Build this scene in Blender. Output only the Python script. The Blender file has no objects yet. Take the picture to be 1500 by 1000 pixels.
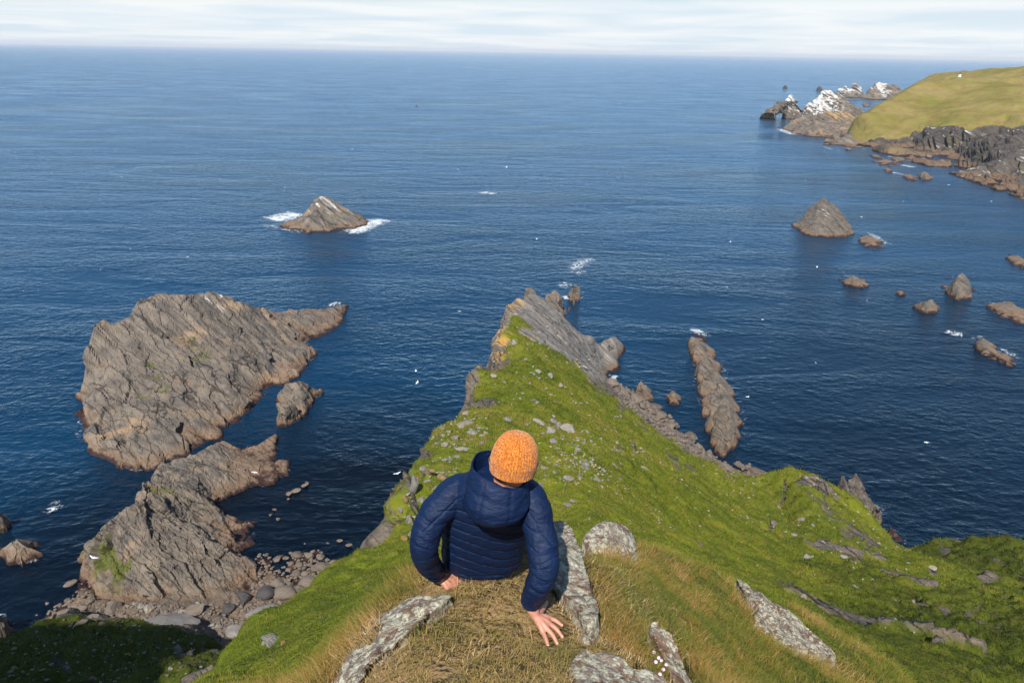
import bpy, bmesh, math, random
import numpy as np
from mathutils import Vector, Matrix
from mathutils.geometry import delaunay_2d_cdt

rnd = random.Random(7)
RS = np.random.RandomState(11)
sc = bpy.context.scene
col = sc.collection

# ------------------------------------------------------------------ camera
CAM = np.array([0.0, 0.0, 80.0])
PITCH = math.atan(0.425)
ROLL = math.radians(0.95)
FPX = 1000.0                       # focal length in photo pixels (1500 wide)
_f = np.array([0, math.cos(PITCH), -math.sin(PITCH)])
_r0 = np.array([1.0, 0, 0]); _u0 = np.array([0, math.sin(PITCH), math.cos(PITCH)])
_r = _r0*math.cos(ROLL) + _u0*math.sin(ROLL)
_u = _u0*math.cos(ROLL) - _r0*math.sin(ROLL)
cam = bpy.data.cameras.new("camera"); cam_o = bpy.data.objects.new("camera", cam); col.objects.link(cam_o)
cam.lens = 24; cam.sensor_width = 36; cam.clip_start = 0.05; cam.clip_end = 200000
M = Matrix.Identity(4)
for i in range(3):
    M[i][0] = _r[i]; M[i][1] = _u[i]; M[i][2] = -_f[i]; M[i][3] = CAM[i]
cam_o.matrix_world = M
sc.camera = cam_o

# ------------------------------------------------------------------ world, sun, exposure
SUN_EL, SUN_AZ = math.radians(50), math.radians(194)      # azimuth measured clockwise from +Y (view direction)
w = bpy.data.worlds.new("World"); sc.world = w; w.use_nodes = True
wn = w.node_tree; wn.nodes.clear()
def N(nt, t, **k):
    n = nt.nodes.new(t)
    for a, b in k.items():
        if a == 'inp':
            for kk, vv in b.items(): n.inputs[kk].default_value = vv
        else: setattr(n, a, b)
    return n
def L(nt, a, b): nt.links.new(a, b)
sky = N(wn, 'ShaderNodeTexSky', sky_type='NISHITA', sun_disc=False, sun_elevation=SUN_EL, sun_rotation=SUN_AZ, air_density=1.0, dust_density=0.6, ozone_density=3.0)
tc = N(wn, 'ShaderNodeTexCoord')
sep = N(wn, 'ShaderNodeSeparateXYZ'); L(wn, tc.outputs['Generated'], sep.inputs[0])
mx = N(wn, 'ShaderNodeMath', operation='MAXIMUM', inp={1: 0.0}); L(wn, sep.outputs[2], mx.inputs[0])
ad = N(wn, 'ShaderNodeMath', operation='ADD', inp={1: 0.035}); L(wn, mx.outputs[0], ad.inputs[0])
dv = N(wn, 'ShaderNodeVectorMath', operation='DIVIDE'); L(wn, tc.outputs['Generated'], dv.inputs[0])
cb = N(wn, 'ShaderNodeCombineXYZ', inp={2: 1.0}); L(wn, ad.outputs[0], cb.inputs[0]); L(wn, ad.outputs[0], cb.inputs[1]); L(wn, cb.outputs[0], dv.inputs[1])
cn = N(wn, 'ShaderNodeTexNoise', inp={'Scale': 0.42, 'Detail': 7.0, 'Roughness': 0.55, 'Distortion': 0.3}); L(wn, dv.outputs[0], cn.inputs['Vector'])
cr = N(wn, 'ShaderNodeMapRange', inp={1: 0.44, 2: 0.70, 3: 0.0, 4: 0.42}); L(wn, cn.outputs['Fac'], cr.inputs[0])
hz = N(wn, 'ShaderNodeMapRange', inp={1: 0.055, 2: 0.11, 3: 1.0, 4: 0.0}); L(wn, sep.outputs[2], hz.inputs[0])
cm = N(wn, 'ShaderNodeMath', operation='MAXIMUM'); L(wn, cr.outputs[0], cm.inputs[0])
hm = N(wn, 'ShaderNodeMath', operation='MULTIPLY', inp={1: 0.97}); L(wn, hz.outputs[0], hm.inputs[0]); L(wn, hm.outputs[0], cm.inputs[1])
sb = N(wn, 'ShaderNodeVectorMath', operation='MULTIPLY'); sb.inputs[1].default_value = (0.048, 0.074, 0.092); L(wn, sky.outputs[0], sb.inputs[0])   # sky strength about 0.08
cmix = N(wn, 'ShaderNodeMix', data_type='RGBA', clamp_factor=True)
L(wn, cm.outputs[0], cmix.inputs[0]); L(wn, sb.outputs[0], cmix.inputs[6])
cn2 = N(wn, 'ShaderNodeTexNoise', inp={'Scale': 0.33, 'Detail': 4.0, 'Roughness': 0.5, 'Distortion': 0.4}); L(wn, dv.outputs[0], cn2.inputs['Vector'])
ccl = N(wn, 'ShaderNodeMix', data_type='RGBA', clamp_factor=True); ccl.inputs[6].default_value = (0.50, 0.575, 0.635, 1); ccl.inputs[7].default_value = (0.645, 0.665, 0.675, 1)
ccr = N(wn, 'ShaderNodeMapRange', inp={1: 0.36, 2: 0.60, 3: 0.0, 4: 1.0}); L(wn, cn2.outputs['Fac'], ccr.inputs[0]); L(wn, ccr.outputs[0], ccl.inputs[0]); L(wn, ccl.outputs[2], cmix.inputs[7])
bg = N(wn, 'ShaderNodeBackground', inp={'Strength': 1.0}); L(wn, cmix.outputs[2], bg.inputs['Color'])
wo = N(wn, 'ShaderNodeOutputWorld'); L(wn, bg.outputs[0], wo.inputs[0])

sun = bpy.data.lights.new("sun", 'SUN'); sun.energy = 4.9; sun.angle = math.radians(0.6); sun.color = (1.0, 0.955, 0.88)
sun_o = bpy.data.objects.new("sun", sun); col.objects.link(sun_o)
sd = Vector((math.sin(SUN_AZ)*math.cos(SUN_EL), math.cos(SUN_AZ)*math.cos(SUN_EL), math.sin(SUN_EL)))
sun_o.rotation_euler = sd.to_track_quat('Z', 'Y').to_euler(); sun_o.location = (-40, -60, 160)
sc.view_settings.view_transform = 'Standard'; sc.view_settings.look = 'None'
sc.view_settings.exposure = 0.55; sc.view_settings.gamma = 1; sc.view_settings.use_curve_mapping = False
sc.render.engine = 'CYCLES'
sc.cycles.max_bounces = 6; sc.cycles.diffuse_bounces = 3; sc.cycles.glossy_bounces = 3; sc.cycles.transparent_max_bounces = 8
sc.cycles.use_denoising = True
try: sc.cycles.denoiser = 'OPENIMAGEDENOISE'
except Exception: pass

# ------------------------------------------------------------------ picking points in the place
def ray(u, v):
    return _f + (u-750)/FPX*_r + (500-v)/FPX*_u
def pt(u, v, Y=None, Z=None, D=None):
    d = ray(u, v)
    if Y is not None: t = Y/d[1]
    elif Z is not None: t = (Z-CAM[2])/d[2]
    else: t = D
    return CAM + d*t
def depth_of(p): return float(np.dot(np.asarray(p)-CAM, _f))

# ------------------------------------------------------------------ numpy noise
def _h(ix, iy, iz, s):
    with np.errstate(over='ignore'):
        n = (ix.astype(np.uint32)*np.uint32(374761393)) ^ (iy.astype(np.uint32)*np.uint32(668265263)) ^ (iz.astype(np.uint32)*np.uint32(2246822519)) ^ np.uint32((s*3266489917) & 0xffffffff)
        n = (n ^ (n >> np.uint32(13)))*np.uint32(1274126177)
        n = (n ^ (n >> np.uint32(16)))*np.uint32(2654435761)
        n ^= n >> np.uint32(15)
    return (n & np.uint32(0xffffff)).astype(np.float32)/np.float32(16777216.0)
def vnoise(p, s=0):
    i = np.floor(p).astype(np.int64); f = (p-i).astype(np.float32); f = f*f*(3-2*f)
    r = 0
    for dx in (0, 1):
        wx = f[:, 0] if dx else 1-f[:, 0]
        for dy in (0, 1):
            wy = f[:, 1] if dy else 1-f[:, 1]
            for dz in (0, 1):
                wz = f[:, 2] if dz else 1-f[:, 2]
                r = r + wx*wy*wz*_h(i[:, 0]+dx, i[:, 1]+dy, i[:, 2]+dz, s)
    return r*2-1
def fbm(p, oct=4, s=0, gain=0.5):
    a, r, t = 1.0, 0, 0
    for k in range(oct):
        r = r + a*vnoise(p*(2.03**k)+17.3*k, s+k); t += a; a *= gain
    return r/t
def worley(p, s=0):
    i = np.floor(p).astype(np.int64); n = len(p)
    f1 = np.full(n, 9.0, np.float32); f2 = np.full(n, 9.0, np.float32); rid = np.zeros(n, np.float32); rid2 = np.zeros(n, np.float32)
    for dx in (-1, 0, 1):
        for dy in (-1, 0, 1):
            for dz in (-1, 0, 1):
                cx, cy, cz = i[:, 0]+dx, i[:, 1]+dy, i[:, 2]+dz
                hx = _h(cx, cy, cz, s+1); hy = _h(cx, cy, cz, s+2); hzz = _h(cx, cy, cz, s+3)
                d = (cx+hx-p[:, 0])**2 + (cy+hy-p[:, 1])**2 + (cz+hzz-p[:, 2])**2
                d = d.astype(np.float32)
                m = d < f1
                f2 = np.where(m, f1, np.minimum(f2, d)); f1 = np.where(m, d, f1)
                rid = np.where(m, hx, rid); rid2 = np.where(m, hy, rid2)
    return np.sqrt(f1), np.sqrt(f2), rid, rid2
def smooth01(x, a, b):
    t = np.clip((x-a)/(b-a), 0, 1); return t*t*(3-2*t)

# ------------------------------------------------------------------ mesh helpers
def new_mesh(name, V, F, smooth=False):
    """F: (n,3) or (n,4) int array"""
    V = np.asarray(V, np.float32); F = np.asarray(F, np.int32)
    me = bpy.data.meshes.new(name)
    k = F.shape[1]
    me.vertices.add(len(V)); me.vertices.foreach_set('co', V.ravel())
    me.loops.add(F.size); me.loops.foreach_set('vertex_index', F.ravel())
    me.polygons.add(len(F)); me.polygons.foreach_set('loop_start', np.arange(0, F.size, k, dtype=np.int32))
    me.polygons.foreach_set('use_smooth', np.full(len(F), smooth, bool))
    me.update(calc_edges=True); me.validate()
    return me
def add_attr(me, name, vals):
    a = me.attributes.new(name, 'FLOAT', 'POINT'); a.data.foreach_set('value', np.asarray(vals, np.float32))
def link(name, me, mat=None, parent=None):
    o = bpy.data.objects.new(name, me); col.objects.link(o)
    if mat is not None and me is not None and not me.materials: me.materials.append(mat)
    if parent is not None: o.parent = parent
    return o
def tag(o, label=None, cat=None, group=None, kind=None):
    if label: o['label'] = label
    if cat: o['category'] = cat
    if group: o['group'] = group
    if kind: o['kind'] = kind
    return o
def grid_faces(n, m, keep=None):
    idx = np.arange(n*m).reshape(n, m)
    a, b, c, d = idx[:-1, :-1], idx[:-1, 1:], idx[1:, 1:], idx[1:, :-1]
    F = np.stack([a, b, c, d], -1).reshape(-1, 4)
    if keep is not None:
        k = keep.ravel()
        F = F[k[F].any(1)]
    return F
def compact(V, F, attrs):
    used = np.zeros(len(V), bool); used[F.ravel()] = True
    m = np.cumsum(used)-1
    return V[used], m[F], {k: a[used] for k, a in attrs.items()}
def spline(pts, sub=6):
    pts = np.array(pts, float); n = len(pts); out = []
    for i in range(n-1):
        p0, p1, p2, p3 = pts[max(i-1, 0)], pts[i], pts[i+1], pts[min(i+2, n-1)]
        for k in range(sub):
            t = k/sub; out.append(.5*((2*p1)+(-p0+p2)*t+(2*p0-5*p1+4*p2-p3)*t*t+(-p0+3*p1-3*p2+p3)*t**3))
    out.append(pts[-1]); return np.array(out)
def grid_normals(P):
    du = np.gradient(P, axis=1); dv_ = np.gradient(P, axis=0)
    n = np.cross(du, dv_); n /= np.linalg.norm(n, axis=-1, keepdims=True)+1e-9
    n[n[..., 2] < 0] *= -1
    return n
def blur(A, it):
    for _ in range(it):
        B = A.copy()
        B[1:-1] = (A[:-2]+2*A[1:-1]+A[2:])/4
        A = B.copy()
        A[:, 1:-1] = (B[:, :-2]+2*B[:, 1:-1]+B[:, 2:])/4
    return A
def tin(ctrl, TH, LR):
    """ctrl: (n, 3+k) world points with k extra channels; linear interpolation on a fan of bearings and log distances"""
    c = np.asarray(ctrl, float)
    th = np.arctan2(c[:, 0], c[:, 1]); lr = np.log(np.hypot(c[:, 0], c[:, 1]))
    res = delaunay_2d_cdt([Vector((a, b)) for a, b in zip(th, lr)], [], [], 0, 1e-7)
    vs, tris, orig = res[0], res[2], res[3]
    ch = c[:, 2:]
    vals = np.array([ch[o[0]] if len(o) else ch[0] for o in orig])
    out = np.full(TH.shape+(ch.shape[1],), np.nan)
    t0, l0 = TH[0, 0], LR[0, 0]
    tx = TH[0]; ly = LR[:, 0]
    for t in tris:
        a, b, cc = [vs[i] for i in t]
        j0, j1 = np.searchsorted(tx, min(a.x, b.x, cc.x)), np.searchsorted(tx, max(a.x, b.x, cc.x), 'right')
        i0, i1 = np.searchsorted(ly, min(a.y, b.y, cc.y)), np.searchsorted(ly, max(a.y, b.y, cc.y), 'right')
        if j1 <= j0 or i1 <= i0: continue
        X, Y = np.meshgrid(tx[j0:j1], ly[i0:i1])
        den = (b.y-cc.y)*(a.x-cc.x)+(cc.x-b.x)*(a.y-cc.y)
        if abs(den) < 1e-14: continue
        w0 = ((b.y-cc.y)*(X-cc.x)+(cc.x-b.x)*(Y-cc.y))/den
        w1 = ((cc.y-a.y)*(X-cc.x)+(a.x-cc.x)*(Y-cc.y))/den
        w2 = 1-w0-w1
        m = (w0 >= -1e-6) & (w1 >= -1e-6) & (w2 >= -1e-6)
        v = w0[..., None]*vals[t[0]]+w1[..., None]*vals[t[1]]+w2[..., None]*vals[t[2]]
        sub = out[i0:i1, j0:j1]; sub[m] = v[m]
    return out

# bedding frame shared by all the rock: slabs dip towards +x
_bn = np.array([0.62, 0.30, 0.72]); _bn /= np.linalg.norm(_bn)
_bd = np.array([0.78, -0.45, -0.42]); _bd -= _bn*np.dot(_bd, _bn); _bd /= np.linalg.norm(_bd)
_bs = np.cross(_bn, _bd)
def rock_disp(P, size, seed=0, flat=2.6, cracks=1.0):
    """signed displacement along the normal: long bedded slabs with stepped edges, then broken blocks and grain"""
    wv = np.stack([fbm(P/size*0.7, 3, seed+50), fbm(P/size*0.7+31, 3, seed+60), fbm(P/size*0.7+77, 3, seed+70)], -1)
    out = np.zeros(len(P), np.float32)
    for k, (s, a, ln) in enumerate(((1.4, 0.25, 3.8), (0.58, 0.110, 3.0), (0.22, 0.040, 2.0))):
        q = np.stack([P@_bd/ln, P@_bs/1.25, P@_bn*flat/2.4], -1)
        f1, f2, r, r2 = worley(q/(size*s)+wv*(0.22 if k == 0 else 0.15), seed+10*k)
        e = np.clip((f2-f1)/0.10, 0, 1)
        tilt = (f1-0.5)*(r2-0.5)*0.8
        out += size*a*(smooth01(r, .15, .85)-0.5+tilt) - size*a*0.30*(1-e)*cracks*(r2 > 0.45)
    out += size*0.12*fbm(P/size*0.8, 3, seed+90) + size*0.022*fbm(P/size*6, 3, seed+94)
    return out

# ------------------------------------------------------------------ materials
def mat(name):
    m = bpy.data.materials.new(name); m.use_nodes = True
    nt = m.node_tree; nt.nodes.clear()
    o = N(nt, 'ShaderNodeOutputMaterial'); b = N(nt, 'ShaderNodeBsdfPrincipled'); L(nt, b.outputs[0], o.inputs[0])
    return m, nt, b, o
def rgb(c): return (c[0], c[1], c[2], 1)
def mixc(nt, fac, a, b):
    n = N(nt, 'ShaderNodeMix', data_type='RGBA', clamp_factor=True)
    if hasattr(fac, 'links'): L(nt, fac, n.inputs[0])
    else: n.inputs[0].default_value = fac
    for i, c in ((6, a), (7, b)):
        if hasattr(c, 'links'): L(nt, c, n.inputs[i])
        else: n.inputs[i].default_value = rgb(c)
    return n.outputs[2]
def mth(nt, op, a, b=None, clamp=False):
    n = N(nt, 'ShaderNodeMath', operation=op, use_clamp=clamp)
    for i, x in ((0, a), (1, b)):
        if x is None: continue
        if hasattr(x, 'links'): L(nt, x, n.inputs[i])
        else: n.inputs[i].default_value = x
    return n.outputs[0]
def rmp(nt, x, a, b, c=0.0, d=1.0):
    n = N(nt, 'ShaderNodeMapRange', inp={1: a, 2: b, 3: c, 4: d}); L(nt, x, n.inputs[0]); return n.outputs[0]
def noise(nt, vec, scale, detail=5, rough=0.55, dist=0.0, color=False):
    n = N(nt, 'ShaderNodeTexNoise', inp={'Scale': scale, 'Detail': detail, 'Roughness': rough, 'Distortion': dist})
    if vec is not None: L(nt, vec, n.inputs['Vector'])
    return n.outputs['Color' if color else 'Fac']
def attr(nt, name):
    return N(nt, 'ShaderNodeAttribute', attribute_name=name).outputs['Fac']
def objco(nt): return N(nt, 'ShaderNodeTexCoord').outputs['Object']
def bedco(nt, vec, sx=1, sy=1, sz=1):
    """object coordinates turned into the bedding frame"""
    c = N(nt, 'ShaderNodeCombineXYZ')
    for i, (ax, s) in enumerate(((_bd, sx), (_bs, sy), (_bn, sz))):
        d = N(nt, 'ShaderNodeVectorMath', operation='DOT_PRODUCT'); d.inputs[1].default_value = tuple(ax*s); L(nt, vec, d.inputs[0])
        L(nt, d.outputs['Value'], c.inputs[i])
    return c.outputs[0]
def bump(nt, h, strength, dist, prev=None):
    n = N(nt, 'ShaderNodeBump', inp={'Strength': strength, 'Distance': dist}); L(nt, h, n.inputs['Height'])
    if prev is not None: L(nt, prev, n.inputs['Normal'])
    return n.outputs[0]
def geo_z(nt):
    g = N(nt, 'ShaderNodeNewGeometry'); s = N(nt, 'ShaderNodeSeparateXYZ'); L(nt, g.outputs['Position'], s.inputs[0]); return s.outputs[2], g

def rock_color(nt, size, tide=True, warm=0.5, white=False, dark=0.0):
    """colour and normal sockets of weathered, bedded sea rock; attributes moss, lichen, guano add patches"""
    g = N(nt, 'ShaderNodeNewGeometry'); pos = g.outputs['Position']
    s = N(nt, 'ShaderNodeSeparateXYZ'); L(nt, pos, s.inputs[0]); z = s.outputs[2]
    bc = bedco(nt, pos, 0.15, 1.0, 1.7)
    n1 = noise(nt, pos, 0.9/size, 6, 0.6); n2 = noise(nt, bc, 2.2/size, 6, 0.62); n3 = noise(nt, pos, 14/size, 4, 0.6)
    c = mixc(nt, rmp(nt, n1, 0.35, 0.65), (0.085, 0.071, 0.059), (0.185, 0.145, 0.108))
    c = mixc(nt, rmp(nt, n2, 0.36, 0.50), mixc(nt, 0.7, c, (0.030, 0.026, 0.023)), c)
    c = mixc(nt, mth(nt, 'MULTIPLY', rmp(nt, noise(nt, pos, 0.5/size, 4, 0.5), 0.55, 0.72), warm), c, (0.285, 0.185, 0.105))
    c = mixc(nt, mth(nt, 'MULTIPLY', rmp(nt, n3, 0.35, 0.75), 0.30), c, (0.215, 0.195, 0.170))
    c = mixc(nt, mth(nt, 'MULTIPLY', attr(nt, 'pale'), 0.75), c, mixc(nt, rmp(nt, n2, 0.38, 0.6), (0.15, 0.135, 0.12), (0.30, 0.27, 0.235)))
    # cracks
    v = N(nt, 'ShaderNodeTexVoronoi', feature='DISTANCE_TO_EDGE', inp={'Scale': 0.75/size})
    wob = N(nt, 'ShaderNodeVectorMath', operation='MULTIPLY_ADD'); wob.inputs[1].default_value = (size*0.5,)*3
    L(nt, noise(nt, pos, 1.2/size, 4, 0.6, color=True), wob.inputs[0]); L(nt, bc, wob.inputs[2]); L(nt, wob.outputs[0], v.inputs['Vector'])
    crack = rmp(nt, v.outputs[0], 0.0, 0.028)
    v2 = N(nt, 'ShaderNodeTexVoronoi', feature='DISTANCE_TO_EDGE', inp={'Scale': 2.6/size}); L(nt, wob.outputs[0], v2.inputs['Vector'])
    crack2 = rmp(nt, v2.outputs[0], 0.0, 0.06)
    ck = mth(nt, 'MULTIPLY', crack, rmp(nt, crack2, 0, 1, 0.72, 1.0))
    c = mixc(nt, ck, (0.020, 0.017, 0.015), c)
    if dark: c = mixc(nt, dark, c, (0.05, 0.046, 0.045))
    c = mixc(nt, mth(nt, 'MULTIPLY', rmp(nt, mth(nt, 'ADD', mth(nt, 'MULTIPLY', attr(nt, 'guano'), 0.85), mth(nt, 'MULTIPLY', mth(nt, 'SUBTRACT', n2, 0.5), 3.2)), 0.42, 0.70), rmp(nt, attr(nt, 'guano'), 0.02, 0.14, 0.0, 0.88)), c, (0.62, 0.60, 0.56))
    c = mixc(nt, mth(nt, 'MULTIPLY', rmp(nt, mth(nt, 'ADD', attr(nt, 'moss'), mth(nt, 'MULTIPLY', mth(nt, 'SUBTRACT', n1, 0.5), 2.0)), 0.45, 0.6), 0.9), c,
             mixc(nt, rmp(nt, n3, 0.3, 0.7), (0.040, 0.055, 0.006), (0.105, 0.110, 0.016)))
    c = mixc(nt, mth(nt, 'MULTIPLY', rmp(nt, mth(nt, 'ADD', attr(nt, 'lichen'), mth(nt, 'MULTIPLY', mth(nt, 'SUBTRACT', n2, 0.5), 1.8)), 0.48, 0.62), 0.9), c, (0.50, 0.27, 0.055))
    if tide:
        zz = mth(nt, 'ADD', z, mth(nt, 'MULTIPLY', mth(nt, 'SUBTRACT', noise(nt, pos, 0.6, 4, 0.6), 0.5), 2.4))
        tan = mth(nt, 'MULTIPLY', rmp(nt, zz, 2.5, 1.2), 0.72)
        c = mixc(nt, tan, c, mixc(nt, rmp(nt, n3, 0.35, 0.65), (0.100, 0.058, 0.034), (0.215, 0.140, 0.088)))
        c = mixc(nt, rmp(nt, zz, 0.95, 0.35), c, (0.030, 0.014, 0.012))
    h = mth(nt, 'ADD', mth(nt, 'MULTIPLY', ck, 0.5), mth(nt, 'ADD', mth(nt, 'MULTIPLY', n2, 0.7), mth(nt, 'MULTIPLY', n3, 0.35)))
    return c, h
def rock_mat(name, size, **k):
    m, nt, b, o = mat(name)
    c, h = rock_color(nt, size, **k)
    L(nt, c, b.inputs['Base Color']); b.inputs['Roughness'].default_value = 0.85; b.inputs['Specular IOR Level'].default_value = 0.25
    L(nt, bump(nt, h, 0.6, size*0.06), b.inputs['Normal'])
    return m
def turf_color(nt):
    g = N(nt, 'ShaderNodeNewGeometry'); pos = g.outputs['Position']
    a = noise(nt, pos, 0.07, 4, 0.55); b_ = noise(nt, pos, 0.5, 5, 0.6); d = noise(nt, pos, 3.2, 4, 0.65); e = noise(nt, pos, 22, 3, 0.6)
    c = mixc(nt, rmp(nt, a, 0.35, 0.65), (0.082, 0.112, 0.006), (0.142, 0.158, 0.010))
    c = mixc(nt, mth(nt, 'MULTIPLY', rmp(nt, b_, 0.50, 0.70), 0.75), c, (0.215, 0.185, 0.020))
    c = mixc(nt, mth(nt, 'MULTIPLY', rmp(nt, d, 0.52, 0.72), 0.6), c, (0.205, 0.145, 0.035))
    c = mixc(nt, mth(nt, 'MULTIPLY', rmp(nt, d, 0.46, 0.30), 0.45), c, (0.065, 0.085, 0.004))
    c = mixc(nt, mth(nt, 'MULTIPLY', rmp(nt, noise(nt, pos, 0.9, 6, 0.7, .6), 0.56, 0.68), 0.65), c, (0.135, 0.088, 0.028))
    c = mixc(nt, mth(nt, 'MULTIPLY', rmp(nt, e, 0.5, 0.7), 0.35), c, (0.19, 0.195, 0.022))
    return c, d, e, pos
def land_mat():
    m, nt, b, o = mat("turf_and_rock")
    c, d, e, pos = turf_color(nt)
    rc, rh = rock_color(nt, 2.6, tide=True, warm=0.35)
    dry = mixc(nt, rmp(nt, noise(nt, pos, 5, 4, 0.6), 0.35, 0.65), (0.24, 0.155, 0.075), (0.11, 0.08, 0.026))
    c = mixc(nt, attr(nt, 'dry'), c, dry)
    dk = mixc(nt, rmp(nt, d, 0.4, 0.6), (0.022, 0.034, 0.003), (0.060, 0.072, 0.008))
    c = mixc(nt, attr(nt, 'rough'), c, dk)  # shade over the lower corners painted in as darker mossy turf
    c = mixc(nt, rmp(nt, attr(nt, 'rock'), 0.42, 0.58), c, rc)
    L(nt, c, b.inputs['Base Color']); b.inputs['Roughness'].default_value = 0.9; b.inputs['Specular IOR Level'].default_value = 0.15
    h = mth(nt, 'ADD', mth(nt, 'MULTIPLY', d, 1.0), mth(nt, 'MULTIPLY', e, 0.25))
    L(nt, bump(nt, mth(nt, 'MULTIPLY', rh, rmp(nt, attr(nt, 'rock'), .42, .58)), 0.6, 0.3, bump(nt, h, 0.8, 0.25)), b.inputs['Normal'])
    return m
LAND = land_mat()
ROCK_BIG = rock_mat("island_rock", 4.5, warm=.85)
ROCK_MID = rock_mat("outcrop_rock", 2.6, warm=0.4)
ROCK_FAR = rock_mat("far_stack_rock", 7.0, warm=0.9)
ROCK_DARK = rock_mat("skerry_rock", 2.2, warm=0.25, dark=0.25)

def sea_mat():
    m, nt, b, o = mat("sea_water")
    g = N(nt, 'ShaderNodeNewGeometry'); pos = g.outputs['Position']
    def mapv(rot, sx, sy):
        n = N(nt, 'ShaderNodeMapping'); n.inputs['Rotation'].default_value = (0, 0, math.radians(rot)); n.inputs['Scale'].default_value = (sx, sy, 1)
        L(nt, pos, n.inputs['Vector']); return n.outputs[0]
    w1 = noise(nt, mapv(35, 1, 1.5), 0.25, 3, 0.5, 0.5)
    w2 = noise(nt, mapv(-38, 1, 1.6), 0.45, 3, 0.55, 0.3)
    w3 = noise(nt, mapv(30, 1, 1.5), 0.045, 2, 0.5)
    big = noise(nt, mapv(10, 1, 2.5), 0.0045, 4, 0.55)
    c = mixc(nt, rmp(nt, big, 0.35, 0.65), (0.0002, 0.0200, 0.050), (0.0003, 0.0270, 0.066))
    # cloud shade and depth painted into the sea colour of the two bays
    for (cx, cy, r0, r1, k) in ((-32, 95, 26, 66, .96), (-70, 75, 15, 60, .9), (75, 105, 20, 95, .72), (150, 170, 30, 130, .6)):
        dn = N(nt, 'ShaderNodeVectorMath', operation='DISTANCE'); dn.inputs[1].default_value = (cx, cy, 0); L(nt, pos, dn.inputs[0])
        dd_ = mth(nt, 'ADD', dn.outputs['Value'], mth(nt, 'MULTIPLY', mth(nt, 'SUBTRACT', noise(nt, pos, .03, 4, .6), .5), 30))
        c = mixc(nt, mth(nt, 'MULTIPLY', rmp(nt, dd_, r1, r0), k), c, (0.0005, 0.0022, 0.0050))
    h = mth(nt, 'ADD', mth(nt, 'MULTIPLY', w1, 1.9), mth(nt, 'ADD', mth(nt, 'MULTIPLY', w2, 1.15), mth(nt, 'MULTIPLY', w3, 0.8)))
    gust = noise(nt, mapv(-8, 1, 3.2), 0.011, 5, 0.6, .6)
    h = mth(nt, 'MULTIPLY', h, rmp(nt, gust, 0.34, 0.64, 0.22, 1.0))
    nrm_ = bump(nt, h, 1.0, 0.48)
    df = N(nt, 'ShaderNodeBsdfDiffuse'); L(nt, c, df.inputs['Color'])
    gl = N(nt, 'ShaderNodeBsdfGlossy', inp={'Color': (.74, .90, 1.0, 1)}); L(nt, rmp(nt, big, 0.3, 0.7, 0.14, 0.28), gl.inputs['Roughness']); L(nt, nrm_, gl.inputs['Normal'])
    fr = N(nt, 'ShaderNodeFresnel', inp={'IOR': 1.33}); L(nt, nrm_, fr.inputs['Normal'])
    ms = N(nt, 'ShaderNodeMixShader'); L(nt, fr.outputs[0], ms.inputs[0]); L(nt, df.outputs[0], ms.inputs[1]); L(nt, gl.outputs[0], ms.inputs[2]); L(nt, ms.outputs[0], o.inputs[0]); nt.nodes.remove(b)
    return m
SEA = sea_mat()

# ------------------------------------------------------------------ sea
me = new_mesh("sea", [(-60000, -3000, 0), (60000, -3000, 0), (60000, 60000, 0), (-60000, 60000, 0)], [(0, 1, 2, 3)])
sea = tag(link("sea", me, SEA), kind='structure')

# ------------------------------------------------------------------ the headland
# control points: (u, v, Y | ('z', height), rock, dry, rough, lichen)
def C(u, v, y, rock=0.0, dry=0.0, rough=0.0, lich=0.0):
    p = pt(u, v, Z=y[1]) if isinstance(y, tuple) else pt(u, v, Y=y)
    return (p[0], p[1], p[2], rock, dry, rough, lich)
def W(x, y, z, rock=0.0, dry=0.0, rough=0.0, lich=0.0): return (x, y, z, rock, dry, rough, lich)
Zp = lambda z: ('z', z)
ctrl = []
# perch
for (u, v, y) in [(600, 1000, 1.72), (700, 1000, 1.72), (800, 1000, 1.74), (900, 1000, 1.78), (990, 1000, 1.84), (600, 930, 2.05), (700, 930, 2.12), (800, 930, 2.2), (860, 930, 2.2),
                  (650, 870, 2.42), (720, 860, 2.46), (780, 870, 2.46), (830, 800, 2.95), (860, 850, 2.6), (640, 830, 2.66)]:
    ctrl.append(C(u, v, y, 0, 1))
ctrl += [W(-.32, 2.85, 77.60, 0, 1), W(0, 2.95, 77.56, 0, 1), W(.2, 3.0, 77.52, 0, 1), W(-.25, 3.5, 76.7), W(.1, 3.6, 76.6), W(.35, 3.7, 76.7), W(-.9, 0.45, 78.3, 0, 1), W(.9, .45, 78.3, 0, 1), W(0, .42, 78.35, 0, 1), W(-1.0, 1.2, 78.0, 0, 1), W(1.1, 1.3, 78.0, 0, 1),
         W(-3, .6, 77.3, 0, .3), W(3, .6, 77.3, 0, .3), W(-6, 3.0, 74), W(7, 3.2, 71)]
for (u, v, y, d) in [(500, 1000, 1.85, 1), (560, 905, 2.25, 1), (600, 875, 2.45, 1), (545, 880, 2.75, .6), (490, 975, 2.3, .7), (430, 1000, 3.0, .3), (590, 840, 3.0, .5), (610, 850, 2.7, .8)]:
    ctrl.append(C(u, v, y, 0, d))
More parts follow.
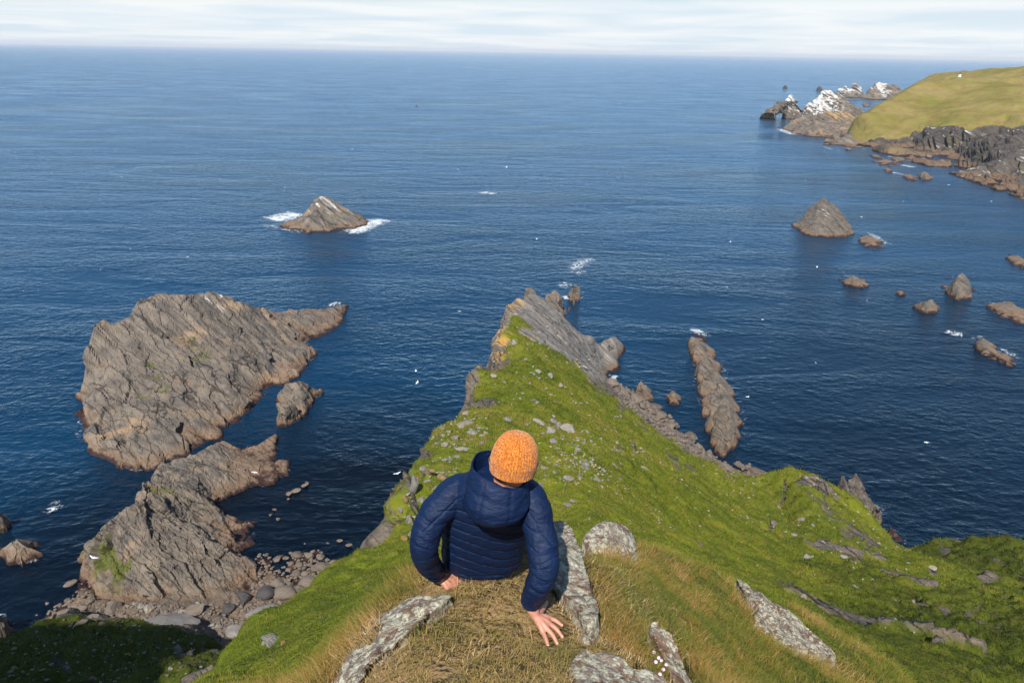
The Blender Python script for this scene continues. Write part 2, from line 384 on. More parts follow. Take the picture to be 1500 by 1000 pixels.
# right shoulder of the perch
for (u, v, y, d) in [(890, 800, 4.0, .3), (930, 850, 3.2, .6), (900, 900, 2.5, .8), (950, 930, 2.4, .8), (1000, 900, 3.5, .25), (1000, 970, 2.5, .6), (1040, 1000, 2.5, .4), (1100, 950, 4.0, .15), (1200, 990, 4.2, .1), (960, 800, 6.0, .4),
                     (1010, 820, 6.3, .3), (1070, 850, 6.5, .3), (1060, 900, 4.9, .2), (1150, 920, 5.4, .1), (1220, 970, 6.0, .1), (1280, 1000, 6.4, 0), (1180, 950, 5.0, .1)]:
    ctrl.append(C(u, v, y, 0, d))
# slope left of the perch
for (u, v, y) in [(400, 960, 6.5), (450, 920, 8.0), (520, 870, 9.5), (560, 830, 11), (600, 780, 14), (620, 740, 18), (640, 700, 23), (660, 660, 30), (700, 620, 39), (480, 950, 5.0), (440, 985, 4.6), (530, 900, 5.5), (570, 850, 7.0)]:
    ctrl.append(C(u, v, y))
SIL = [(325, 1000, 6.6, 0), (350, 960, 8, 0), (395, 923, 9.2, 0), (440, 890, 10.5, 0), (510, 830, 14, 0), (545, 803, 15.5, 0), (570, 780, 17, .5), (575, 740, 20, .6), (590, 715, 23, .6), (605, 690, 27, .6), (622, 650, 34, .5), (640, 625, 40, .4), (665, 606, 47, .4),
       (683, 590, 53, .7), (686, 560, 60, .7), (690, 541, 66, .8), (696, 532, 70, .9), (709, 543, 84, 1), (717, 510, 105, 1), (726, 484, 122, 1), (740, 454, 138, 1), (746, 431, 152, 1)]
for (u, v, y, r) in SIL: ctrl.append(C(u, v, y, r, 0, 0, r*0.55))
for k, (u, v, y, r) in enumerate(SIL):
    p = pt(u, v, Y=y)
    ctrl.append(W(p[0]-0.10*y**.5-.25, p[1]+0.05, p[2]-0.35*y**.6, 1 if k > 5 else .3))
    zf = -5
    ctrl.append(W(p[0]-(3.5 if k > 6 else 9), p[1]+1.0, p[2]-(16 if k > 6 else 9) if p[2] > 22 else 2, 1))
    ctrl.append(W(p[0]-(9 if k > 6 else 20), p[1]+2.0, -6 if k > 4 else 10, 1))
# lichen crests and small notches on the left edge
for (u, v, y, r, l) in [(751, 448, 143, .5, .5), (750, 478, 121, .4, .5), (738, 484, 115, .5, .6), (728, 491, 110, .7, .8), (741, 517, 92, .5, .7), (735, 539, 80, .6, .6), (728, 546, 74, .5, .4), (705, 548, 68, .3, .1), (700, 585, 56, .2, .1)]:
    ctrl.append(C(u, v, y, r, 0, 0, l))
# crest and right flank
for (u, v, y) in [(830, 760, 14), (900, 740, 20), (830, 700, 22), (840, 650, 32), (750, 600, 46), (715, 600, 44), (750, 550, 66), (720, 560, 62), (765, 500, 94), (757, 462, 128), (800, 550, 78), (780, 520, 88), (820, 545, 98), (850, 545, 124), (872, 546, 148), (800, 515, 108),
                  (800, 600, 52), (850, 600, 66), (900, 600, 98), (760, 640, 34), (900, 650, 44), (950, 650, 72), (985, 655, 102), (900, 700, 27), (960, 700, 40), (1020, 700, 70), (1060, 705, 92), (900, 760, 16.5), (960, 750, 26), (1020, 750, 42), (1080, 750, 62), (1110, 745, 74),
                  (950, 785, 16), (1000, 800, 22), (1060, 800, 34), (1120, 800, 48), (1050, 830, 22), (1120, 840, 30), (1160, 860, 34), (860, 740, 17), (770, 575, 56), (880, 575, 108), (925, 630, 84), (1040, 720, 66)]:
    ctrl.append(C(u, v, y))
# second spur
for (u, v, y, r, ro) in [(1166, 686, 92, .3, 0), (1150, 700, 88, .1, 0), (1192, 695, 90, .2, 0), (1219, 707, 87, .2, 0), (1258, 725, 84, .3, 0), (1286, 760, 81, .4, 0), (1315, 796, 78, .5, 0), (1174, 705, 83, .15, 0), (1185, 728, 75.5, .1, 0), (1202, 758, 69, .35, 0), (1222, 790, 64.5, .2, 0), (1150, 722, 83, 0, 0), (1150, 752, 75, 0, .15), (1165, 775, 68, 0, .2), (1250, 785, 70, .3, 0), (1300, 805, 71, .3, 0), (1130, 730, 81, 0, .1), (1122, 765, 67.5, 0, .25), (1215, 735, 80, .42, 0), (1240, 760, 75, .42, 0)]:
    ctrl.append(C(u, v, y, r, 0, ro))
for (u, v, y) in [(1166, 686, 92), (1192, 695, 90), (1219, 707, 87), (1258, 725, 84), (1286, 760, 81), (1315, 796, 78)]:
    p = pt(u, v, Y=y); ctrl.append(W(p[0]+1.8, p[1]+3.0, max(p[2]-6, 1), .9)); ctrl.append(W(p[0]+4.5, p[1]+9.0, -5, 1))
# third spur and the broken hollow at lower right
for (u, v, y, ro) in [(1110, 800, 52, .2), (1180, 787, 61, .2), (1260, 797, 65, .2), (1330, 815, 66, .2), (1400, 850, 58, .2), (1450, 870, 52, .3), (1500, 890, 47, .3), (1150, 830, 42, .35), (1250, 850, 46, .4), (1330, 845, 54, .25), (1400, 885, 44, .4), (1480, 930, 34, .5), (1200, 900, 27, .5), (1250, 930, 22, .5), (1300, 960, 17, .6), (1350, 900, 34, .5),
                      (1330, 1000, 12.5, .6), (1420, 960, 20, .7), (1500, 960, 24, .8), (1500, 1000, 16, .8), (1370, 945, 19, .7), (1340, 970, 15.5, .7), (1420, 985, 16, .7),
                      (1400, 832, 72, .6), (1500, 855, 63, .7), (1345, 812, 84, .6), (1385, 800, 84, .6), (1450, 787, 86, .7), (1500, 792, 84, .7), (1440, 815, 78, .8), (1500, 825, 72, .7), (1250, 880, 36, .4), (1290, 905, 30, .5)]:
    ctrl.append(C(u, v, y, 0, 0, ro))
ctrl += [W(60, 100, -5, 1), W(80, 96, -5, 1), W(110, 70, 4, .3), W(90, 40, 30, 0, 0, .6), W(40, 8, 62, 0, 0, .6), W(30, 5, 60, 0, 0, .5), W(15, 5, 65.5)]
# shore at the right foot of the headland
for (u, v, z, r) in [(888, 560, 5, .8), (910, 587, 6, .55), (933, 612, 6, .55), (953, 630, 6, .5), (971, 641, 6, .5), (1000, 650, 6, .6), (1018, 679, 5, .6), (1046, 690, 5, .6), (1090, 699, 4, .6), (1124, 705, 4, .5),
                     (901, 554, -.6, 1), (930, 570, -.6, 1), (958, 590, -.6, 1), (975, 610, -.6, 1), (1004, 633, -.6, 1), (1035, 655, -.6, 1), (1057, 673, -.6, 1), (1066, 688, -.6, 1), (1131, 694, -.6, 1), (1152, 695, -.6, 1),
                     (920, 545, -5, 1), (985, 590, -5, 1), (1025, 625, -5, 1), (1080, 665, -5, 1), (1150, 675, -5, 1)]:
    ctrl.append(C(u, v, Zp(z), r))
# bedded slab at the tip
for (u, v, y) in [(770, 421, 168), (766, 439, 156), (768, 453, 142), (790, 483, 128), (797, 497, 124), (821, 511, 130), (843, 517, 140), (864, 531, 150), (789, 425, 172), (809, 446, 168), (828, 476, 160), (850, 493, 163), (864, 495, 168), (869, 487, 174), (884, 481, 180), (899, 487, 182), (904, 517, 171), (800, 460, 150), (840, 500, 153)]:
    ctrl.append(C(u, v, y, 1, 0, 0, .15))
for (u, v) in [(907, 533), (896, 546), (888, 553)]: ctrl.append(C(u, v, Zp(-.3), 1))
for (x, y, z) in [(3, 176, 2), (0, 166, 0), (8, 182, -4), (15, 184, -5), (24, 182, -5), (28, 196, -5), (36, 200, -5), (40, 180, -6), (34, 166, -6), (0, 182, -6), (-6, 168, -6), (16, 178, 6), (22, 176, 3)]:
    ctrl.append(W(x, y, z, 1))
# spur at lower left and the strand
for (u, v, y, r) in [(0, 960, 50, .1), (25, 935, 54, .2), (60, 912, 56, .2), (130, 905, 57, 0), (200, 918, 54, 0), (260, 925, 52, .1), (330, 960, 44, .3), (0, 1000, 42, .1), (150, 1000, 40, .1), (300, 1000, 35, .3), (150, 950, 48, .1), (70, 960, 48, .3), (250, 970, 42, .2)]:
    ctrl.append(C(u, v, y, r, 0, .85, r*.5))
for (u, v, z) in [(-40, 960, -1), (0, 935, -1), (45, 900, 0), (100, 890, 1.5), (200, 905, 2), (330, 945, 3), (120, 860, 0.3), (200, 880, 2), (300, 920, 2.5), (400, 880, 1.2), (360, 900, 1.8), (450, 850, .6), (520, 815, -.3), (380, 830, -.2), (500, 790, -1.5), (400, 790, -1.5), (560, 780, -4), (540, 700, -5), (420, 740, -4), (60, 860, -2.5), (0, 860, -5), (100, 800, -5), (330, 780, -3)]:
    ctrl.append(C(u, v, Zp(z), 1))
for x, y, z in [(-60, 100, -6), (-120, 80, -6), (-160, 60, -6), (-90, 20, 20), (-60, 10, 55), (-30, 5, 66), (-20, 2, 70), (-60, 240, -6), (60, 240, -6), (200, 200, -6), (200, 110, -6), (160, 60, 2), (-60, 150, -6), (110, 130, -6), (-15, 130, -6), (-22, 100, -6), (-14, 150, -6)]:
    ctrl.append(W(x, y, z, 1 if z < 5 else 0, 0, .5))

NT, NR1, NR2 = 900, 260, 620
th = np.radians(np.linspace(-60, 60, NT))
lr = np.concatenate([np.linspace(math.log(.45), math.log(8), NR1, endpoint=False), np.linspace(math.log(8), math.log(232), NR2)])
TH, LR = np.meshgrid(th, lr)
H = tin(ctrl, TH, LR)
bad = np.isnan(H[..., 0]); H[bad] = 0; H[..., 0][bad] = -6; H[..., 1][bad] = 1
nanm = None
H = blur(H, 6)
R = np.exp(LR)
X, Y = R*np.sin(TH), R*np.cos(TH)
P = np.stack([X, Y, H[..., 0]], -1)
rockm = H[..., 1]
flatP = P.reshape(-1, 3)
keep = (P[..., 2] > -3.0)
kf = keep.ravel()
# steep ground is bare rock
nrm = grid_normals(P)
steep = smooth01(1-nrm[..., 2], 0.42, 0.66) * smooth01(R, 9, 25)
pk = flatP[kf]
patch = np.zeros(len(flatP), np.float32); patch[kf] = fbm(pk/9.0, 4, 3)
patch2 = np.zeros(len(flatP), np.float32); patch2[kf] = fbm(pk/np.array([2.2, 1.2, 2.0]), 4, 23)
patch, patch2 = patch.reshape(R.shape), patch2.reshape(R.shape)
far_w = smooth01(R, 9, 20)
rockm = np.clip(np.maximum(rockm, steep*0.75) + far_w*(patch*0.18 + patch2*0.30*(rockm > .04)), 0, 1)
# bare rock ribs and slabs that break through the turf: (u, v, length, width, slant)
_rel = P-CAM; _dp = _rel@_f; UU = 750+FPX*(_rel@_r)/np.maximum(_dp, .1); VV = 500-FPX*(_rel@_u)/np.maximum(_dp, .1)
for (u, v, ln, wd, an) in [(942, 626, 16, 4, 50), (964, 646, 24, 5, 52), (987, 677, 22, 5, 46), (1010, 690, 16, 4, 40), (930, 654, 15, 4, 60), (906, 655, 14, 4, 35), (866, 563, 20, 6, 38), (881, 573, 14, 4, 40), (908, 596, 12, 4, 50),
                           (1214, 748, 34, 11, 52), (1240, 780, 26, 9, 45), (1190, 728, 20, 5, 55), (1206, 705, 18, 4, 50), (1262, 792, 22, 6, 30), (1222, 728, 14, 4, 50), (1130, 770, 10, 6, 80), (1085, 765, 14, 4, 100), (1148, 722, 26, 4, 95),
                           (600, 715, 16, 9, 70), (585, 752, 14, 6, 70), (628, 700, 14, 9, 75), (608, 740, 18, 6, 75), (640, 640, 12, 5, -30), (625, 668, 12, 5, 80), (1180, 820, 8, 7, 90), (1365, 840, 10, 5, 20), (1340, 890, 7, 10, 90), (1180, 880, 8, 8, 60), (1420, 905, 24, 8, -35), (1375, 948, 24, 8, -35), (1440, 860, 14, 12, 60), (1470, 830, 12, 10, 50), (1385, 805, 12, 8, 20),
                           (60, 935, 18, 5, 20), (150, 940, 20, 5, 25), (270, 955, 22, 7, 30), (90, 970, 20, 6, 15), (320, 985, 20, 8, -30), (210, 985, 16, 6, 30)]:
    a_ = math.radians(an); du_, dv2 = UU-u, VV-v
    p1 = (du_*math.cos(a_)+dv2*math.sin(a_))/ln; p2 = (-du_*math.sin(a_)+dv2*math.cos(a_))/wd
    rockm = np.maximum(rockm, np.where(R > 9, np.clip(1.05-(p1**2+p2**2)*.55, 0, 1)*(0.62+patch2*.5), 0))
crag = np.zeros(len(flatP), np.float32); crag[kf] = fbm(pk/np.array([5.5, 5.5, 8.0]), 4, 210)
crag = crag.reshape(R.shape); crw = smooth01(R, 10, 22)*smooth01(UU, 1040, 1180)+smooth01(R, 9, 16)*smooth01(UU, 700, 600)*.8
crag = smooth01(crag, .26, .40)*np.clip(crw, 0, 1)
rockm = np.maximum(rockm, crag*.62)
rk = smooth01(rockm, 0.40, 0.62)
# turf undulation + rock blocks
ff = np.zeros(len(flatP), np.float32)
amp = smooth01(R, 2.5, 14).ravel()[kf]; rough_f = H[..., 3].ravel()[kf]; rgt = (smooth01(UU, 1020, 1200)*smooth01(R, 20, 40)).ravel()[kf]
rg = rough_f
und = (0.75+1.1*rg)*fbm(pk/7.0, 3, 40)*amp + (0.25+0.9*rg+0.8*rgt)*(0.4-np.abs(fbm(pk/np.array([3.5, 3.5, 5.0]), 3, 42)))*amp + 0.42*fbm(pk/1.6, 3, 44)*amp + 0.09*fbm(pk/0.45, 3, 47)*(.8+amp) + .16*amp*np.abs(np.mod(pk[:, 2]/1.5+1.3*fbm(pk/5, 3, 52), 1)-.5)*2*smooth01(fbm(pk/11, 2, 54), -.15, .25) + 0.012*fbm(pk/0.1, 2, 49)
ff[kf] = und
ff = ff.reshape(R.shape)
rd = np.zeros(len(flatP), np.float32)
rsel = (rk.ravel() > 0.02) & kf
rd[rsel] = rock_disp(flatP[rsel], 3.2, 5)
rd = rd.reshape(R.shape)
rough = H[..., 3]
rr_ = np.zeros(len(flatP), np.float32); rs = (rough.ravel() > .05) & kf
rr_[rs] = np.abs(fbm(flatP[rs]/2.4, 4, 66)); rr_ = rr_.reshape(R.shape)
disp = ff*(1-rk) + rd*rk*0.9 + crag*.55 - rr_*rough*1.4*smooth01(R, 9, 20)
scale_near = smooth01(R, 4, 12)
P = P + nrm*(disp*np.where(rk > .3, scale_near, 1))[..., None]
# the turf is worn away where bedrock shows round the perch
ROCKPX = [[(598, 868), (640, 868), (668, 880), (632, 905), (600, 932), (572, 952), (545, 974), (518, 1010), (470, 1040), (440, 1030), (497, 998), (520, 963), (550, 923), (575, 885)],
          [(800, 766), (838, 770), (852, 800), (868, 850), (884, 902), (878, 918), (860, 928), (838, 896), (812, 862), (790, 830), (780, 790)],
          [(843, 964), (870, 956), (897, 954), (925, 966), (950, 974), (978, 990), (995, 1020), (1000, 1060), (840, 1060)],
          [(950, 910), (962, 906), (984, 930), (1006, 966), (1022, 1006), (1030, 1050), (1002, 1050), (988, 1005), (970, 966)],
          [(853, 793), (868, 774), (890, 763), (908, 767), (928, 790), (936, 813), (905, 816), (878, 806)],
          [(1072, 853), (1095, 861), (1132, 877), (1172, 902), (1206, 940), (1228, 974), (1190, 964), (1150, 950), (1110, 922), (1101, 905)]]
def inpoly(u, v, poly):
    c = np.zeros(u.shape, bool); n = len(poly)
    for i in range(n):
        x1, y1 = poly[i]; x2, y2 = poly[(i+1) % n]
        k = ((y1 > v) != (y2 > v)) & (u < (x2-x1)*(v-y1)/((y2-y1) if y2 != y1 else 1e-9)+x1); c ^= k
    return c
_rel = P-CAM; _dp = np.maximum(_rel@_f, .1); UU = 750+FPX*(_rel@_r)/_dp; VV = 500-FPX*(_rel@_u)/_dp
for p_ in ROCKPX:
    m_ = (inpoly(UU, VV, p_) & (R < 9) & (_rel@_f > .3)).astype(float)
    P[..., 2] -= blur(m_, 3)*.085*np.clip(R/2.2, 1, 2.2)
ZG = P[..., 2].copy()
pale = smooth01(R, 95, 118)*smooth01(UU, 690, 705)*smooth01(VV, 562, 548)
F = grid_faces(len(lr), NT, keep)
V, F, at = compact(P.reshape(-1, 3), F, dict(pale=pale.ravel(), rock=rockm.ravel(), dry=np.clip(H[..., 2], 0, 1).ravel(), rough=np.clip(rough, 0, 1).ravel(), lichen=(H[..., 4]*(rockm > .35)).ravel()))
me = new_mesh("headland", V, F, True)
for k, a in at.items(): add_attr(me, k, a)
headland = tag(link("headland", me, LAND), kind='structure')
NG = nrm

def ground_index(x, y):
    t = (np.arctan2(x, y)-th[0])/(th[1]-th[0]); l = np.interp(np.log(np.hypot(x, y)), lr, np.arange(len(lr)))
    return l, t
def ground_z(x, y):
    l, t = ground_index(x, y)
    i = np.clip(np.floor(l).astype(int), 0, len(lr)-2); j = np.clip(np.floor(t).astype(int), 0, NT-2); a = l-i; b = t-j
    return (ZG[i, j]*(1-a)*(1-b)+ZG[i+1, j]*a*(1-b)+ZG[i, j+1]*(1-a)*b+ZG[i+1, j+1]*a*b)
def hit(u, v, lo=0.0):
    """first point of the headland seen along a line of sight from the photographer's eye"""
    d = ray(u, v); hd = math.hypot(d[0], d[1]); az = math.atan2(d[0], d[1]); sl = d[2]/hd
    j = int(round((az-th[0])/(th[1]-th[0])))
    if j < 0 or j >= NT: return None
    rr = np.exp(lr); zr = CAM[2]+sl*rr
    k = np.nonzero((ZG[:, j] > zr) & (rr > lo))[0]
    if not len(k): return None
    i = k[0]; r = rr[i]
    return np.array([r*math.sin(az), r*math.cos(az), ZG[i, j]]), i, j

xs, ys = np.linspace(-150, 130, 141), np.linspace(-120, -2.2, 60); XX, YY = np.meshgrid(xs, ys)  # unseen hill behind the camera, its shoulders added to shade the lower corners
ZZ = 78.0+.20*np.clip(-YY-4, 0, 200)*.6+30*smooth01(-XX, 16, 52)*smooth01(-YY, 0, 16)+17*smooth01(XX, 16, 44)*smooth01(-YY, 0, 14)-18*smooth01(np.abs(XX), 6, 22)*smooth01(-YY, 9, 1)
ZZ += 1.6*fbm(np.stack([XX.ravel()/16, YY.ravel()/16, XX.ravel()*0], 1), 4, 400).reshape(XX.shape)*smooth01(np.hypot(XX, YY), 5, 18)
me = new_mesh("shade_hill", np.stack([XX, YY, ZZ], -1).reshape(-1, 3), grid_faces(*XX.shape), True); tag(link("shade_hill", me, LAND), kind='structure')

# ------------------------------------------------------------------ rocks that stand in the sea
WASH = []
def rock_patch(name, pts, label, cat, size=4.5, material=None, res=1.0, kind=None, skirt=(1.05, 3.5), group=None, drop=None, blurs=4, seed=0, amp=1.0, extra=(), cut=-2.5, outline=None, smooth=False):
    """pts: (u, v, Y | ('z', h), guano, moss, lichen) on the visible and hidden sides; outline: indices or list used for the skirt"""
    c = []
    for q in pts:
        p = pt(q[0], q[1], Z=q[2][1]) if isinstance(q[2], tuple) else pt(q[0], q[1], Y=q[2])
        g = list(q[3:])+[0]*(3-len(q[3:]))
        c.append((p[0], p[1], p[2], *g))
    for q in extra: c.append(tuple(q)+(0,)*(6-len(q)))
    ws = [(q[0], q[1]) for q in pts if isinstance(q[2], tuple) and q[2][1] < 1]
    if len(ws) > 2: WASH.append(ws)
    c = np.array(c)
    # skirt round the convex footprint
    cen = c[:, :2].mean(0)
    ths = np.arctan2(c[:, 0], c[:, 1]); lrs = np.log(np.hypot(c[:, 0], c[:, 1]))
    q2 = np.stack([ths, lrs], 1)
    hull = []
    pp = sorted(map(tuple, q2))
    def half(ps):
        h = []
        for p in ps:
            while len(h) > 1 and (h[-1][0]-h[-2][0])*(p[1]-h[-2][1])-(h[-1][1]-h[-2][1])*(p[0]-h[-2][0]) <= 0: h.pop()
            h.append(p)
        return h[:-1]
    hull = half(pp)+half(pp[::-1])
    hc = np.mean(hull, 0); zmin = c[:, 2].min()
    sk = []
    for i, (a, b) in enumerate(zip(hull, hull[1:]+hull[:1])):
        for f in (0, .33, .66):
            q = np.array(a)*(1-f)+np.array(b)*f
            q = hc+(q-hc)*skirt[0]
            r = math.exp(q[1]); sk.append((r*math.sin(q[0]), r*math.cos(q[0]), zmin-skirt[1], 0, 0, 0))
    c = np.concatenate([c, np.array(sk)])
    ths = np.arctan2(c[:, 0], c[:, 1]); lrs = np.log(np.hypot(c[:, 0], c[:, 1]))
    rmean = math.exp(lrs.mean())
    step = res*0.00146                                     # about one pixel of bearing
    dep = math.atan2(80-0, rmean)
    nth = int(np.clip((ths.max()-ths.min())/step, 70, 520))
    nlr = int(np.clip((lrs.max()-lrs.min())/(step/max(math.sin(dep), .12)*0.75), 120, 460))
    t = np.linspace(ths.min(), ths.max(), nth); l = np.linspace(lrs.min(), lrs.max(), nlr)
    T2, L2 = np.meshgrid(t, l)
    Hh = tin(c, T2, L2); bad = np.isnan(Hh[..., 0]); Hh[bad] = 0; Hh[..., 0][bad] = zmin-skirt[1]
    Hh = blur(Hh, blurs)
    R2 = np.exp(L2); Pp = np.stack([R2*np.sin(T2), R2*np.cos(T2), Hh[..., 0]], -1)
    n = grid_normals(Pp)
    d = rock_disp(Pp.reshape(-1, 3), size, seed).reshape(R2.shape)*amp
    d *= smooth01(Pp[..., 2]-zmin, -skirt[1], 0.4)*0.75+0.25
    Pp = Pp+n*d[..., None]
    kp = Pp[..., 2] > (zmin+cut if drop is None else drop)
    Fq = grid_faces(nlr, nth, kp)
    org = np.array([Pp[..., 0][kp].mean(), Pp[..., 1][kp].mean(), 0.0])
    Vv, Fq, a = compact(Pp.reshape(-1, 3)-org, Fq, dict(guano=Hh[..., 1].ravel(), moss=Hh[..., 2].ravel(), lichen=Hh[..., 3].ravel()))
    me = new_mesh(name, Vv, Fq, smooth)
    for k, v in a.items(): add_attr(me, k, v)
    o = link(name, me, material or ROCK_BIG); o.location = org
    tag(o, label, cat, group, kind)
    return o
z0 = Zp(0.7)
# the big island on the left
rock_patch("rock_island", [
    (132, 464, 160, 0, 0, 0), (152, 461, 163), (167, 472, 163, 0, .2), (200, 460, 168), (209, 442, 174, 0, 0, .3), (230, 429, 178), (263, 428, 180), (275, 439, 178), (290, 427, 183, .2), (308, 422, 186, .5), (338, 431, 187, .3), (371, 448, 187, .1), (389, 463, 188), (404, 472, 192),
    (410, 461, 200), (434, 454, 206), (464, 455, 207), (497, 450, 209), (506, 446, z0),
    (497, 469, z0), (479, 481, z0), (452, 496, z0), (446, 503, z0), (461, 511, z0), (452, 535, z0), (422, 556, z0), (395, 562, z0), (380, 583, z0), (353, 607, z0), (350, 619, z0), (320, 640, z0), (284, 655, z0), (236, 679, z0), (200, 689, z0), (167, 682, z0), (128, 661, z0), (119, 640, z0), (119, 622, z0), (109, 607, z0),
    (116, 568, 150), (118, 530, 154), (131, 490, 157),
    (445, 480, 192), (420, 500, 180), (440, 515, 172), (405, 530, 166, 0, .2), (370, 560, 154), (340, 590, 141), (330, 560, 148), (300, 520, 159, 0, .35), (260, 490, 166, 0, .3), (280, 460, 173), (340, 470, 178), (380, 500, 173), (350, 520, 160), (220, 500, 160), (180, 500, 158, 0, .2), (190, 540, 149, 0, .1), (220, 555, 147, 0, .35), (250, 560, 144, 0, .3), (210, 590, 137, 0, .4), (150, 560, 146), (150, 610, 134), (200, 630, 128), (160, 645, 123), (250, 620, 131), (270, 590, 138, 0, 0, .1), (310, 600, 140, 0, 0, .1), (320, 620, 136), (290, 630, 131, 0, .1), (230, 660, 122), (180, 665, 120), (135, 640, 127)],
    "large brown rock island in the left bay with slanting slabs and a long low tail", "rock island", 5.0, ROCK_BIG, seed=1,
    extra=[(-107, 168, 6), (-105, 178, 6), (-99, 188, 4), (-90, 198, 3), (-78, 206, 2), (-68, 213, 1)])
rock_patch("rock_islet", [(402, 582, z0), (404, 590, 137.5), (418, 558, 148.5), (440, 557, 149.2), (470, 566, z0), (474, 571, z0), (458, 590, z0), (446, 606, z0), (420, 623, z0), (405, 618, z0), (404, 600, 136), (430, 575, 146), (440, 572, 146), (415, 600, 136.5), (430, 590, 139)],
    "small ragged rock islet just right of the big island, bay side", "rock islet", 2.4, ROCK_MID, seed=2, skirt=(1.06, 3))
rock_patch("rock_ledge", [(223, 700, 107), (235, 678, 113), (268, 669, 116), (276, 669, 117), (308, 650, 122), (321, 645, 124), (333, 652, 124), (342, 659, 123), (352, 659, 124), (371, 650, 126), (383, 645, 127), (402, 649, 127), (415, 656, 127), (424, 674, z0), (418, 684, z0), (421, 693, z0), (400, 706, z0), (367, 703, z0), (349, 715, z0), (323, 729, z0), (308, 737, z0), (250, 720, 102), (230, 715, 103), (280, 700, 109, 0, .1), (310, 690, 112), (340, 690, 115), (370, 680, 118), (400, 675, 121), (300, 720, 106)],
    "pale grey rounded rock ledge between the big island and the mossy outcrop", "rock ledge", 2.6, ROCK_MID, seed=3, extra=[(-64, 128, 1), (-52, 132, 1), (-74, 120, .5)])
rock_patch("rock_outcrop", [(208, 702, 101.6, 0, .1), (215, 698, 102.6), (222, 706, 101.7, 0, .2), (206, 730, 96.6), (225, 715, 101.5, 0, .5), (245, 712, 103, 0, .75), (270, 715, 103.7, 0, .1), (300, 730, 102.7), (320, 745, 100.6), (345, 760, 99.4), (365, 775, z0), (378, 790, z0), (345, 800, 94), (310, 800, 92), (255, 760, 96.8, 0, .35), (230, 750, 95.8, 0, .4), (190, 755, 92.4, 0, .3), (170, 765, 91), (140, 790, 91, 0, .4), (118, 820, 89.5, 0, .5), (110, 845, z0), (130, 850, 85, 0, .3), (150, 810, 86.7, 0, .9), (180, 815, 85.7, 0, .5), (165, 835, 83.6, 0, .8), (200, 800, 86.7), (240, 800, 88), (280, 800, 89), (300, 815, 88), (340, 820, 89), (275, 740, 101.8), (290, 755, 100.6), (305, 768, 99.6), (335, 787, 97.2), (272, 768, 94.0, 0, .2), (302, 788, 91.2), (335, 803, 90.2), (372, 825, Zp(1.6)), (388, 845, Zp(.8)), (360, 860, 85), (310, 880, 81), (260, 880, 80.6), (200, 870, 81.4), (150, 870, 82.4), (118, 868, z0), (220, 840, 83.9), (280, 840, 84.5), (330, 845, 85), (180, 897, Zp(1.6)), (260, 907, Zp(1.8)), (330, 900, Zp(1.6)), (345, 880, 82.2), (375, 875, Zp(1))],
    "rugged brown rock outcrop with a mossy green patch on the left shore", "rock outcrop", 2.2, ROCK_MID, seed=4, amp=2.0, blurs=3, skirt=(1.03, 3), extra=[(-66, 104, .5), (-58, 108, 0), (-76, 96, .5), (-45, 104, -1)])
PALE_STACK = rock_mat("slab_stack_rock", 3.2, warm=.5)
# the long stack on the right and the bits at the tip
rock_patch("rock_stack", [(u, v, z0) for u, v in ((1003, 484), (1008, 505), (1013, 525), (1019, 545), (1021, 565), (1025, 585), (1031, 602), (1040, 620), (1052, 636), (1070, 656), (1080, 650), (1088, 638), (1091, 618), (1086, 597), (1077, 575), (1064, 555), (1057, 535), (1048, 513), (1038, 495), (1020, 486))]
    + [(u, v, Zp(h), g, ms) for u, v, h, g, ms in ((1012, 492, 2.6, 0, 0), (1019, 506, 4, 0, 0), (1025, 525, 5, 0, .1), (1030, 545, 6.5, .1, 0), (1036, 565, 7.5, .1, .2), (1041, 585, 8.2, 0, .4), (1048, 604, 8.2, .1, .3), (1056, 622, 7, .1, 0), (1065, 640, 4.8, 0, 0),
        (1030, 500, 2.4, 0, 0), (1040, 520, 3.2, 0, 0), (1047, 540, 3.8, 0, 0), (1055, 562, 4.2, 0, 0), (1063, 583, 4.6, 0, .1), (1070, 603, 4.6, 0, 0), (1077, 623, 3.6, 0, 0), (1076, 640, 2.8, 0, 0))],
    "long narrow rock stack lying in the sea right of the headland", "sea stack", 3.4, PALE_STACK, amp=.42, blurs=3, seed=6, skirt=(1.05, 3), res=.8)
rock_patch("rock_lobe", [(797, 430, 196), (812, 424, 201), (822, 432, 199), (834, 447, z0), (836, 452, z0), (833, 462, z0), (833, 472, z0), (822, 470, 181), (808, 448, 186), (816, 440, 195), (800, 444, 184), (828, 452, 190)],
    "low brown rock lobe below the slabs at the headland tip", "rock ledge", 2.2, ROCK_MID, seed=7, res=.8)
rock_patch("skerry", [(830, 432, z0), (836, 419, 225), (842, 415, 228), (850, 421, 227), (854, 428, z0), (850, 434, z0), (842, 437, z0), (842, 426, 219)],
    "brown pointed skerry ringed by foam off the headland tip", "skerry", 2.0, ROCK_MID, seed=8, res=.7)
rock_patch("rock_stack", [(1219, 706, 95), (1232, 688, 101), (1240, 680, 104, 0, .4), (1254, 684, 104, 0, .3), (1262, 700, z0), (1263, 710, z0), (1258, 722, 93), (1272, 735, z0), (1290, 745, z0), (1240, 705, 97), (1225, 708, 94), (1280, 752, 88), (1294, 760, z0), (1268, 728, 92)],
    "dark grey rock fin behind the right hand grassy spur", "rock fin", 1.8, ROCK_DARK, seed=9, res=.8, skirt=(1.05, 3))
rock_patch("rock_fin", [(1278, 735, z0), (1283, 733, 97), (1292, 742, 95), (1293, 752, z0), (1288, 753, z0), (1284, 745, 94)], "small pale rock fin leaning out of the water beside the grassy spur", "rock fin", 1.0, ROCK_MID, seed=10, res=.7, skirt=(1.1, 2))
